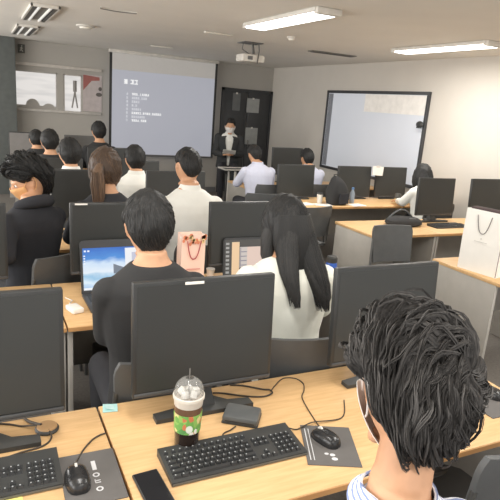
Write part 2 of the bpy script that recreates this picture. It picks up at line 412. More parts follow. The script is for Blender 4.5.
# ---------------------------------------------------------------- ceiling fixtures
M_TUBE = glow('lit diffuser', (1, .985, .95), 6)
M_TUBE2 = mat('unlit tube', srgb(222, 220, 214), .4, emit=(1, 1, .97), estr=.25)  # faint glow added to tubes that are switched off
M_REFL = mat('dull reflector', srgb(126, 124, 118), .6)
M_REFLD = mat('dark reflector side', srgb(84, 82, 78), .6)
def ceiling_light(x0, x1, y0, y1, label, lit):
    t = thing('ceiling_light', label, 'ceiling light', ((x0 + x1) / 2, (y0 + y1) / 2, ZC), 0, 'fluorescent ceiling lights')
    w, l = (x1 - x0) / 2, (y1 - y0) / 2
    if lit:
        b = MB(); b.box((-w, -l, -.035), (w, l, -.001), .008); b.build('housing', M_OFFW, t)
        b = MB(); b.box((-w + .02, -l + .02, -.05), (w - .02, l - .02, -.03), .012); b.build('diffuser', M_TUBE, t)
        for e in (-1, 1):
            b = MB(); b.box((-w + .01, e * l - .03, -.052), (w - .01, e * l + .03, -.002), .008); b.build('end_cap', M_OFFW, t)
    else:
        b = MB(); f = .022
        for lo, hi in (((-w, -l, -.03), (w, -l + f, 0)), ((-w, l - f, -.03), (w, l, 0)), ((-w, -l, -.03), (-w + f, l, 0)), ((w - f, -l, -.03), (w, l, 0))): b.box(lo, hi, .003)
        b.build('frame', M_OFFW, t)
        b = MB(); b.box((-w + f, -l + f, -.008), (w - f, l - f, -.002)); b.build('reflector', M_REFL, t)
        b = MB(); b.box((-w + f, -l + f, -.03), (-w + f + .03, l - f, -.004)); b.box((w - f - .03, -l + f, -.03), (w - f, l - f, -.004)); b.build('reflector_side', M_REFLD, t)
        for e in (-1, 1):
            b = MB(); b.tube([(e * w * .38, -l + .04, -.022), (e * w * .38, l - .04, -.022)], .013, 10); b.build('tube', M_TUBE2, t)
    return t
ceiling_light(2.38, 2.63, 3.95, 5.28, 'bright fluorescent ceiling light nearest the projector', True)
ceiling_light(4.42, 4.67, 4.12, 5.5, 'bright fluorescent ceiling light above the right-hand desks', True)
ceiling_light(.49, .76, 5.95, 7.25, 'unlit recessed ceiling light at upper left, the nearer of two', False)
ceiling_light(.49, .76, 8.0, 9.3, 'unlit recessed ceiling light nearest the dark column', False)
for k, (x, y, lab) in enumerate(((2.535, 6.29, 'thin white ceiling trim strip left of the projector'), (2.6, 8.75, 'thin white ceiling trim strip above the projection screen'))):
    t = thing('ceiling_strip', lab, 'ceiling strip', (x, y, ZC)); 
    b = MB(); b.box((-.17, -.03, -.018), (.17, .03, -.001), .005); b.build('strip_body', mat('bright strip', srgb(226, 222, 212), .6), t)
    b = MB(); b.box((-.15, .03, -.012), (.15, .05, -.001)); b.build('shadow_gap', M_REFL, t)  # grey strip along the far edge of the trim
t = thing('ceiling_vent', 'long dark slot vent in the ceiling above the whiteboard', 'vent', (4.42, 6.75, ZC))
b = MB(); b.box((-.36, -.07, -.014), (.36, .07, -.001), .006); b.build('vent_frame', M_REFL, t)
for k in range(3):
    b = MB(); b.box((-.33, -.05 + .037 * k, -.02), (.33, -.036 + .037 * k, -.012)); b.build('slat', M_REFLD, t)
t = thing('ceiling_vent', 'curved grey vent panel in the ceiling at upper left', 'vent', (1.24, 5.62, ZC))
b = MB(); pts = [(-.17 + .34 * i / 12, .04 * math.sin(PI * i / 12)) for i in range(13)]
b.prism([(x, y - .012) for x, y in pts] + [(x, y + .012) for x, y in reversed(pts)], -.016, -.001); b.build('vent_frame', M_REFL, t)
b = MB(); b.prism([(x, y - .03) for x, y in pts] + [(x, y - .014) for x, y in reversed(pts)], -.01, -.001); b.build('slat', M_OFFW, t)
for x, y, lab in ((1.21, 7.26, 'round white smoke detector on the ceiling left of the screen'), (3.2, 5.75, 'small sprinkler head on the ceiling right of the projector')):
    s = .11 if x < 2 else .05
    t = thing('smoke_detector' if x < 2 else 'sprinkler_head', lab, 'smoke detector' if x < 2 else 'sprinkler', (x, y, ZC))
    b = MB(); b.lathe([(s, -.001), (s, -.015), (s * .85, -.022)], 24); b.build('base', M_OFFW, t)
    b = MB(); b.lathe([(s * .7, -.02), (s * .62, -.04), (s * .2, -.046)], 24); b.build('cap', mat('bright white plastic', srgb(236, 232, 222), .5), t)
# projector
t = thing('ceiling_projector', 'white projector hanging from the ceiling on a bracket', 'projector', (3.2, 6.8, ZC))
b = MB(); b.box((-.155, -.12, -.24), (.155, .12, -.145), .02); b.build('projector_body', M_OFFW, t)
b = MB(); b.lathe([(.04, 0), (.04, .03), (.03, .035)], 20); b.xf(Matrix.Translation((-.07, .12, -.19)) @ Matrix.Rotation(-PI / 2, 4, 'X')); b.build('lens', M_BLACK, t)
b = MB(); b.box((-.09, -.122, -.215), (-.02, -.118, -.17)); b.build('rear_port', M_GREY, t)
b = MB(); b.box((-.14, -.12, -.012), (.12, .12, -.001), .004); b.build('ceiling_plate', M_GREY, t)
b = MB(); b.tube([(.02, 0, -.01), (.05, 0, -.15)], .016, 10); b.tube([(-.11, 0, -.01), (-.12, 0, -.09), (.0, 0, -.145)], .006, 8); b.build('bracket', mat('dark bracket', srgb(96, 94, 90), .5), t)
b = MB(); b.tube([(.05, -.125, -.02), (.06, -.13, -.1), (.045, -.127, -.25)], .008, 8); b.build('power_cable', mat('dark bracket', None), t)

# ================================================================ DESKS
DZ = .72
def desk(x0, x1, y0, y1, label, waves=False, legs=(1, 1)):
    t = thing('desk', label, 'desk', ((x0 + x1) / 2, (y0 + y1) / 2, 0), 0, 'beech topped computer desks')
    w, d = (x1 - x0) / 2 - .002, (y1 - y0) / 2
    b = MB(); b.box((-w, -d, DZ - .026), (w, d, DZ), .004); b.build('tabletop', M_WOOD, t)
    b = MB(); b.box((-w - .0005, -d - .0015, DZ - .022), (w + .0005, -d + .003, DZ - .004)); b.build('edge_band', M_EDGE, t)
    for e, on in zip((-1, 1), legs):
        if on:
            b = MB(); lo = (w - .026) if e > 0 else -w + .001; b.box((lo, -d + .03, .0), (lo + .025, d - .02, DZ - .026), .003); b.build('side_panel', M_PANEL, t)
    b = MB(); b.box((-w + .03, d - .10, .25), (w - .03, d - .085, DZ - .027)); b.build('modesty_panel', M_PANEL, t)
    return t
ROW = [(1.10 + 1.365 * k, 1.745 + 1.365 * k) for k in range(6)]
nth = ['front', 'second', 'third', 'fourth', 'fifth', 'sixth']
LX = (.33, 1.905)
desk(-1.245, .327, *ROW[0], 'beech desk at lower left holding the keyboard beside the teal sticky note')
desk(*LX, *ROW[0], 'beech desk in the foreground holding the iced coffee cup')
desk(-1.245, .327, *ROW[1], 'left-hand beech desk behind the left foreground monitor')
desk(*LX, *ROW[1], 'beech desk holding the laptop with a blue wallpaper')
for k in (2, 3, 4, 5):
    desk(*LX, *ROW[k], ['', '', 'beech desk just ahead of the ponytailed woman', 'beech desk just ahead of the white-shirted man below the screen\'s left corner', 'beech desk under the monitor below the screen\'s lower left corner', 'farthest beech desk, between the last dark heads and the front wall'][k], legs=(int(k < 4), 1))
desk(3.17, 4.0, *ROW[1], 'grey-sided beech desk under the large white paper bag')
desk(4.003, 5.45, *ROW[1], 'beech desk behind the large white paper bag, at the right edge')
desk(3.17, 3.94, *ROW[2], 'grey-sided beech desk end behind the empty charcoal chair')
desk(3.943, 5.45, *ROW[2], 'beech desk under the two right-hand monitors')
desk(3.17, 5.45, *ROW[3], 'beech desk holding the backpack below the whiteboard')
desk(3.17, 5.45, *ROW[4], 'beech desk used by the person in pale blue shirt')

# ================================================================ MONITORS
def make_monitor(w=.51, h=.395):
    t = thing('monitor', 'x', 'monitor')
    tilt = Matrix.Translation((0, 0, .09)) @ Matrix.Rotation(math.radians(-4), 4, 'X')
    b = MB(); b.box((-w / 2, -.008, 0), (w / 2, .022, h), .006); b.box((-w / 2 + .07, .02, .05), (w / 2 - .07, .05, h - .06), .015); b.xf(tilt); b.build('housing', M_BEZEL, t)
    b = MB(); b.box((-w / 2 + .013, -.0095, .022), (w / 2 - .013, -.007, h - .013)); b.xf(tilt); b.build('display', M_SCREEN, t)
    b = MB(); b.box((-w / 2 + .004, -.0105, .004), (w / 2 - .004, -.007, .018), .002); b.xf(tilt); b.build('bottom_bezel', mat('glossy black trim', (.07, .072, .074), .22), t)
    b = MB(); b.loft([[(-.045, .0, .012), (.045, .0, .012), (.045, .05, .012), (-.045, .05, .012)], [(-.03, .03, .10), (.03, .03, .10), (.03, .055, .10), (-.03, .055, .10)], [(-.03, .035, .26), (.03, .035, .26), (.03, .055, .26), (-.03, .055, .26)]]); b.build('stand_neck', M_BLACK, t)
    b = MB(); poly = [(-.18, -.035), (.18, -.035), (.18, .008), (.10, .02), (.06, .06), (.05, .10), (-.05, .10), (-.06, .06), (-.10, .02), (-.18, .008)]
    b.prism(poly, .001, .016); b.build('stand_base', M_BLACK, t, angle=30)
    return t
MON = make_monitor(); first_mon = [True]
def monitor(x, y, top, label, rz=0, sticker=None):
    """panel top is at z 1.20 for a monitor standing on a desk; lower ones have a shorter neck"""
    if first_mon[0]: o = MON; first_mon[0] = False
    else: o = dup(MON, (0, 0, 0))
    o.location = (x, y, DZ); o.rotation_euler = (0, 0, rz); o['label'] = label; o['group'] = 'black desktop monitors'
    drop = 1.205 - top
    if abs(drop) > .02:
        for ch in o.children:
            if ch.name.split('.')[0] in ('housing', 'display', 'bottom_bezel'): ch.location.z = -min(drop, .07)
    if sticker:
        b = MB(); b.box((sticker - .032, -.0125, .478), (sticker + .032, -.0085, .486)); label_part(b.build('sticker', M_WHITE, o), 'white asset sticker')
    return o
def my(k): return ROW[k][1] - .14
monitor(1.445, 1.605, 1.21, 'switched-off black monitor partly hidden by the foreground man\'s head')
monitor(.67, 1.605, 1.2, 'switched-off black monitor behind the iced coffee cup', sticker=-.06)
monitor(-.05, 1.605, 1.2, 'switched-off black monitor at left edge above the left keyboard')
monitor(.67, my(1), 1.2, 'black monitor directly behind the laptop with blue wallpaper', sticker=-.2)
monitor(1.47, my(1), 1.2, 'black monitor behind the laptop with peach windows')
monitor(-.15, my(1), 1.2, 'black monitor cut by the left edge in the second row')
monitor(.70, my(2), 1.2, 'black monitor left of the ponytailed woman', sticker=None)
monitor(1.455, my(2), 1.195, 'black monitor left of the short-haired man in white shirt')
monitor(.67, my(3), 1.13, 'black monitor just ahead of the person with white collar')
monitor(1.46, my(3), 1.13, 'black monitor just ahead of the white-shirted man below the screen corner')
monitor(1.46, my(4), 1.13, 'black monitor below the lower left corner of the projection screen')
o = monitor(.62, my(5), 1.18, 'small grey lit monitor beside the dark column')
M_DIM = mat('dim lit display', srgb(120, 118, 116), .4, emit=srgb(140, 138, 136), estr=.12)
o.children[1].data = o.children[1].data.copy(); o.children[1].data.materials[0] = M_DIM
o = monitor(1.36, my(5), 1.17, 'grey reflecting monitor right of the two dark heads')
M_DIM2 = mat('reflecting display', srgb(96, 96, 94), .4)  # reflection painted as plain grey over display and housing
for c in o.children:
    if c.name.split('.')[0] in ('display', 'housing'): c.data = c.data.copy(); c.data.materials[0] = M_DIM2
monitor(4.34, 4.34, 1.185, 'black monitor in front of the far woman in white')
monitor(5.10, 4.34, 1.185, 'black monitor standing behind the large white bag')
monitor(4.28, 5.71, 1.115, 'black monitor below the whiteboard, left of the taped note')
monitor(4.87, 5.71, 1.10, 'black monitor below the whiteboard, right of the taped note')
monitor(3.42, 5.71, 1.115, 'black monitor in front of the person by the backpack')
monitor(4.06, 7.08, 1.225, 'black monitor standing just right of the dark door')
tag(None or thing('hanging_note', 'white note taped on top between two monitors below the whiteboard', 'note', (4.59, 5.69, 1.03)), None, None)
t = bpy.data.objects['hanging_note']
b = MB(); b.box((-.085, -.022, -.0), (.085, -.019, .115), 0, Matrix.Rotation(.05, 4, 'Y')); b.build('sheet', M_WHITE, t)
b = MB(); b.box((-.03, -.024, .10), (.03, -.018, .125)); b.build('tape', M_OFFW, t)

# grey laptop lid in the back left
def make_laptop(name, label, x, y, rz, w, d, h, tilt, body, screen_builder, grp='open laptops'):
    t = thing(name, label, 'laptop', (x, y, DZ), rz, grp)
    b = MB(); b.box((-w / 2, -d, .001), (w / 2, 0, .018), .005); base = b.build('laptop_base', body, t)
    b = MB()
    for r in range(5):
        for c in range(14):
            kx = -w / 2 + .02 + c * (w - .04) / 14; ky = -d * .52 + r * d * .088
            b.box((kx, ky, .0175), (kx + (w - .04) / 14 * .82, ky + d * .07, .0205))
    b.build('keyboard_keys', M_KEY, base)
    b = MB(); b.box((-.05, -d * .93, .0178), (.05, -d * .6, .0186)); b.build('trackpad', M_GREY, base)
    R = Matrix.Translation((0, 0, .016)) @ Matrix.Rotation(-tilt, 4, 'X')
    b = MB(); n = 5; r_ = .022
    poly = [(-w / 2, 0), (w / 2, 0)] + [(w / 2 - r_ + r_ * math.cos(q), h - r_ + r_ * math.sin(q)) for q in [PI / 2 * i / n for i in range(n + 1)]] + [(-w / 2 + r_ + r_ * math.cos(q), h - r_ + r_ * math.sin(q)) for q in [PI / 2 + PI / 2 * i / n for i in range(n + 1)]]
    m = len(poly)
    b.add([(px, 0, pz) for px, pz in poly] + [(px, .008, pz) for px, pz in poly], [tuple(range(m)), tuple(range(m, 2 * m))[::-1]] + [(i, (i + 1) % m, m + (i + 1) % m, m + i) for i in range(m)])
    b.xf(R); lid = b.build('laptop_lid', body, t, angle=30)
    screen_builder(lid, R, w, h)
    return t
def scr_blue(lid, R, w, h):
    b = MB(); b.box((-w / 2 + .012, -.002, .018), (w / 2 - .012, -.0006, h - .042)); b.xf(R); b.build('wallpaper', gradient_screen_mat(), lid)
    s = lambda u: -w / 2 + .012 + (w - .024) * u; z = lambda v: .018 + (h - .06) * v
    b = MB(); b.box((s(.62), -.003, z(.25)), (s(.98), -.0015, z(.97))); b.xf(R); b.build('open_window', glow('white window', srgb(236, 238, 242), .95), lid)
    b = MB(); b.box((s(.72), -.004, z(.62)), (s(.96), -.0028, z(.86))); b.box((s(.72), -.004, z(.35)), (s(.96), -.0028, z(.5))); b.xf(R); b.build('window_picture', glow('lilac picture', srgb(196, 198, 218), .9), lid)
    b = MB(); b.add([(s(.44), -.003, z(.36)), (s(.60), -.003, z(.36)), (s(.60), -.003, z(.50)), (s(.50), -.003, z(.56)), (s(.44), -.003, z(.60))], [(0, 1, 2, 3, 4)]); b.xf(R); b.build('rock_picture', glow('grey rock', srgb(110, 122, 138), .9), lid)
    b = MB(); b.box((s(0), -.003, z(.0)), (s(.34), -.0015, z(.055)))
    for k in range(2): b.box((s(.02 + .05 * k), -.003, z(.91)), (s(.05 + .05 * k), -.0015, z(.95)))
    for k in range(4): b.box((s(.012), -.003, z(.62 + .06 * k)), (s(.035), -.0015, z(.65 + .06 * k)))
    b.xf(R); b.build('taskbar_icons', glow('white icons', srgb(240, 244, 248), .95), lid)
def scr_peach(lid, R, w, h):
    b = MB(); b.box((-w / 2 + .008, -.002, .014), (w / 2 - .008, -.0006, h - .012)); b.xf(R); b.build('dark_desktop', glow('dark desktop', srgb(58, 58, 56), .75), lid)
    s = lambda u: -w / 2 + .008 + (w - .016) * u; z = lambda v: .014 + (h - .026) * v
    b = MB(); b.box((s(.13), -.003, z(.02)), (s(.27), -.0015, z(.94))); b.xf(R); b.build('peach_window', glow('peach window', srgb(236, 200, 156), .95), lid)
    b = MB(); b.box((s(.42), -.003, z(.05)), (s(.93), -.0015, z(.80))); b.xf(R); b.build('pink_window', glow('pink window', srgb(224, 198, 184), .95), lid)
    b = MB(); b.box((s(.28), -.003, z(.24)), (s(.42), -.0015, z(.80))); b.xf(R); b.build('list_window', glow('grey list window', srgb(206, 196, 190), .9), lid)
    b = MB()
    for k in range(4): b.box((s(.29), -.004, z(.30 + .12 * k)), (s(.41), -.0025, z(.32 + .12 * k)))
    b.box((s(.29), -.004, z(.24)), (s(.30), -.0025, z(.78))); b.xf(R); b.build('list_lines', glow('violet lines', srgb(120, 118, 140), .8), lid)
    b = MB()
    for k in range(8): b.box((s(.02), -.003, z(.10 + .11 * k)), (s(.08), -.0015, z(.155 + .11 * k)))
    b.xf(R); b.build('icon_column', glow('pale icons', srgb(176, 176, 172), .8), lid)
def scr_grey(lid, R, w, h):
    b = MB(); b.box((-w / 2 + .012, -.002, .014), (w / 2 - .012, -.0006, h - .012)); b.xf(R); b.build('display', mat('grey laptop display', srgb(128, 128, 125), .5), lid)
M_LAP = mat('dark laptop shell', (.052, .054, .058), .4)
M_LAPB = mat('slate laptop shell', (.062, .072, .088), .35)
make_laptop('laptop', 'open laptop with a blue sky wallpaper on its screen', .650, 2.86, .02, .39, .25, .285, .22, M_LAP, scr_blue)
make_laptop('laptop', 'open dark laptop with peach and pink windows beside the long-haired woman', 1.485, 2.92, -.02, .37, .24, .255, .12, M_LAP, scr_peach)
make_laptop('laptop', 'grey laptop lid slanting in front of the dark column', 0.60, 7.13, .0, .40, .20, .30, .5, mat('grey laptop shell', srgb(118, 118, 115), .5), scr_grey)

# ================================================================ CHAIRS
def make_chair():
    t = thing('chair', 'x', 'chair')
    b = MB(); N = 8; sec = []
    for i in range(N + 1):
        y = -.2 + .42 * i / N; drop = -.02 * max(0, (i - 6)) ** 1.2
        wv = .205 - .02 * abs(i / N - .5)
        sec.append([(-wv, y, .45 + drop + .012), (-wv * .6, y, .445 + drop), (0, y, .442 + drop), (wv * .6, y, .445 + drop), (wv, y, .45 + drop + .012), (wv, y, .43 + drop), (0, y, .42 + drop), (-wv, y, .43 + drop)])
    b.loft(sec); b.build('seat', M_CHAIR, t)
    b = MB(); rings = []; N = 12
    for i in range(N + 1):
        u = i / N; z = .545 + .315 * u; hw = .205 * (1 - .10 * (1 - u)) * (1 if u < .8 else math.sqrt(max(0.02, 1 - ((u - .8) / .235) ** 2 * .28)))
        y = -.205 - .05 * u; cur = .035
        front = [(hw * q, y - cur * (1 - q * q) , z) for q in [-1, -.66, -.33, 0, .33, .66, 1]]
        back = [(hw * q, y - .02 - cur * (1 - q * q), z) for q in [1, .66, .33, 0, -.33, -.66, -1]]
        rings.append(front + back)
    b.loft(rings); b.build('backrest', M_CHAIR, t, angle=60)
    b = MB()
    for e in (-1, 1): b.tube([(e * .19, -.14, .435), (e * .20, -.225, .46), (e * .20, -.235, .60), (e * .19, -.25, .74)], .011, 8)
    b.tube([(-.19, -.14, .435), (.19, -.14, .435)], .011, 8); b.tube([(-.19, .14, .435), (.19, .14, .435)], .011, 8)
    for e in (-1, 1): b.tube([(e * .19, -.14, .435), (e * .19, .14, .435)], .011, 8)
    b.build('back_frame', M_STEEL, t)
    for ex in (-1, 1):
        for ey in (-1, 1):
            b = MB(); b.tube([(ex * .19, ey * .14, .43), (ex * .205, ey * .19, .0)], .011, 8); b.build('leg', M_STEEL, t)
    return t
CHAIR = make_chair(); first_ch = [True]
def chair(x, y, rz, label, m=None):
    if first_ch[0]: o = CHAIR; first_ch[0] = False
    else: o = dup(CHAIR, (0, 0, 0))
    o.location = (x, y, 0); o.rotation_euler = (0, 0, rz); o['label'] = label; o['group'] = 'charcoal stacking chairs'
    if m:
        for c in o.children:
            if c.name.split('.')[0] in ('seat', 'backrest'): c.data = c.data.copy(); c.data.materials[0] = m
    return o
M_CHMID = mat('grey front chair', (.098, .102, .104), .5)
chair(1.44, 1.17, .0, 'empty dark grey chair at the right behind the foreground man\'s neck', M_CHMID)
chair(3.17, 3.39, PI - .12, 'empty charcoal chair in front of the grey desk end')
chair(2.93, 4.78, .25, 'empty dark chair in the aisle beside the grey desk end')
chair(2.82, 5.55, -.2, 'grey empty chair in the aisle behind the pale blue shirt', M_CHMID)

# ================================================================ PEOPLE
def smooth(x, a, b):
    t = min(1, max(0, (x - a) / (b - a))); return t * t * (3 - 2 * t)
def head_pt(d):
    """unit direction -> skull surface, +Y is the face"""
    x, y, z = d.x * .078, d.y * .098, d.z * .120
    if d.z < 0:
        k = -d.z
        x *= 1 - .28 * k ** 1.5
        if d.y < 0: y *= 1 - .50 * k ** 1.2
        else: y *= 1 - .10 * k
    if d.y > .6: y *= 1 - .08 * (d.y - .6)
    return Vector((x, y, z))
def hair_radius(d, st):
    """thickness of the hair over the skull; negative hides it below the skin"""
    a = abs(math.atan2(d.x, d.y)); e = math.asin(max(-1, min(1, d.z)))
    hl = np.interp(math.degrees(a), st['az'], st['el'])
    t = smooth(math.degrees(e) - hl, -6, st.get('soft', 14))
    return -.014 * (1 - t) + st['thick'] * t * (1 + .25 * max(0, d.z))
SHORT = dict(az=[0, 40, 65, 85, 105, 125, 150, 180], el=[32, 30, 8, -6, 2, -28, -50, -56], thick=.020)
CROP = dict(az=[0, 40, 65, 85, 105, 125, 150, 180], el=[34, 32, 14, 2, 10, -16, -36, -42], thick=.014, soft=24)
LONGH = dict(az=[0, 30, 50, 70, 180], el=[38, 30, -30, -75, -80], thick=.022)
FLUFF = dict(az=[0, 40, 65, 85, 105, 125, 150, 180], el=[18, 14, 2, 2, 8, -24, -54, -62], thick=.032, soft=16)

def hand(b, w, fwd, up, side, sc=1.0, curl=.5):
    """five-fingered hand: palm, four fingers and a thumb from the palm's side. side=+1 thumb toward +lat"""
    w = Vector(w); f = Vector(fwd).normalized(); u = Vector(up).normalized(); l = f.cross(u).normalized() * side
    u = l.cross(f).normalized() * side
    if u.dot(Vector(up)) < 0: u = -u
    P = lambda a, c, h: w + (f * a + l * c + u * h) * sc
    for c in (-.026, -.009, .009, .026): b.capsule(P(.0, c * .7, 0), P(.075, c, .002), .013 * sc, .0115 * sc, 8)
    for c, ln in ((-.030, .055), (-.0105, .07), (.0105, .076), (.030, .068)):
        k = P(.078, c, .002); q = P(.078 + ln * .5, c * 1.12, -.012 * curl - .002); e = P(.078 + ln * .86, c * 1.15, -.040 * curl)
        b.capsule(k, q, .0088 * sc, .0082 * sc, 8); b.capsule(q, e, .0082 * sc, .0070 * sc, 8)
    a0, a1, a2 = P(.018, .028, -.004), P(.052, .056, -.012), P(.082, .060, -.020)
    b.capsule(a0, a1, .0120 * sc, .0100 * sc, 8); b.capsule(a1, a2, .0098 * sc, .0082 * sc, 8)

def locks(mb, surf, allow, n, whorl, swirl, L, r0, lift, wav, rg, seg=7, gravity=.25):
    """tapered hair strands that follow the skull away from the crown whorl"""
    c = 0; tries = 0
    W = Vector(whorl).normalized()
    while c < n and tries < n * 12:
        tries += 1
        z = rg.uniform(-.85, 1); q = rg.uniform(0, 2 * PI); s_ = math.sqrt(max(0, 1 - z * z))
        d = Vector((s_ * math.sin(q), s_ * math.cos(q), z))
        if not allow(d): continue
        ln = L * rg.uniform(.6, 1.25); ph = rg.uniform(0, 6.28); lf = lift * rg.uniform(.3, 1.3); wv = wav * rg.uniform(.4, 1.3)
        pts, rs = [], []; cur = d.copy()
        for i in range(seg):
            u = i / (seg - 1)
            p = surf(cur); nrm = p.normalized()
            p = p + nrm * (-.004 + lf * math.sin(PI * min(1, u * .9 + .05)))
            pts.append(p); rs.append(r0 * (1 - u) ** .6 * (.5 + .5 * min(1, u * 5)) + .0004)
            away = (cur - W * cur.dot(W)); away = away.normalized() if away.length > .05 else Vector((rg.uniform(-1, 1), rg.uniform(-1, 1), 0)).normalized()
            sw = W.cross(away) * swirl
            side = cur.cross(away) * wv * math.sin(ph + u * 6.5)
            stp = (away + sw + side + Vector((0, 0, -gravity)))
            stp = (stp - cur * stp.dot(cur)).normalized()
            cur = (cur + stp * (ln / (seg - 1)) / .1).normalized()
        mb.tube(pts, rs, 4, cap=False); c += 1

def clumps(mb, surf, rad, allow, n, per, whorl, swirl, L, lift, wav, spread, r0, rg, seg=9, gravity=.15):
    """wavy locks: each a guide over the skull with many fine strands that gather toward the tip"""
    W = Vector(whorl).normalized(); c = 0; tries = 0
    while c < n and tries < n * 14:
        tries += 1
        z = rg.uniform(-.9, 1); q = rg.uniform(0, 2 * PI); s_ = math.sqrt(max(0, 1 - z * z))
        d = Vector((s_ * math.sin(q), s_ * math.cos(q), z))
        if not allow(d): continue
        ln = L * rg.uniform(.6, 1.3); ph = rg.uniform(0, 6.28); lf = lift * rg.uniform(.35, 1.25); wv = wav * rg.uniform(.4, 1.3); fq = rg.uniform(3.5, 6.5)
        cur = d.copy(); G = []
        for i in range(seg):
            u = i / (seg - 1); p = surf(cur); nrm = p.normalized()
            away = cur - W * cur.dot(W); away = away.normalized() if away.length > .05 else Vector((rg.uniform(-1, 1), rg.uniform(-1, 1), 0)).normalized()
            side = cur.cross(away)
            G.append((p + nrm * (-.003 + lf * math.sin(PI * min(1, u * .85 + .08))), side, nrm))
            stp = away + W.cross(away) * swirl + side * wv * math.sin(ph + u * fq) + Vector((0, 0, -gravity))
            stp = (stp - cur * stp.dot(cur)).normalized(); nxt = (cur + stp * (ln / (seg - 1)) / .1).normalized()
            if rad(nxt) < -.002 and i > 2: break
            cur = nxt
        if len(G) < 4: continue
        c += 1; m = len(G)
        for k in range(per):
            a, b_ = rg.gauss(0, 1), rg.gauss(0, .6); cut = rg.randint(max(3, m - 3), m); ph2 = rg.uniform(0, 6.28); rr = r0 * rg.uniform(.7, 1.3)
            pts, rs = [], []
            for i in range(cut):
                u = i / (m - 1); p, sd, nr = G[i]; w_ = spread * (.55 + .75 * math.sin(PI * min(1, u * .9 + .1))) * (1 - .55 * u)
                pts.append(p + sd * (a * w_ + .0012 * math.sin(ph2 + u * 9)) + nr * (b_ * w_ * .6)); rs.append(rr * (1 - i / (cut - 1)) ** .5 + .0002)
            mb.tube(pts, rs, 3, cap=False)

def rotX(a): return Matrix.Rotation(a, 4, 'X')
def rotZ(a): return Matrix.Rotation(a, 4, 'Z')

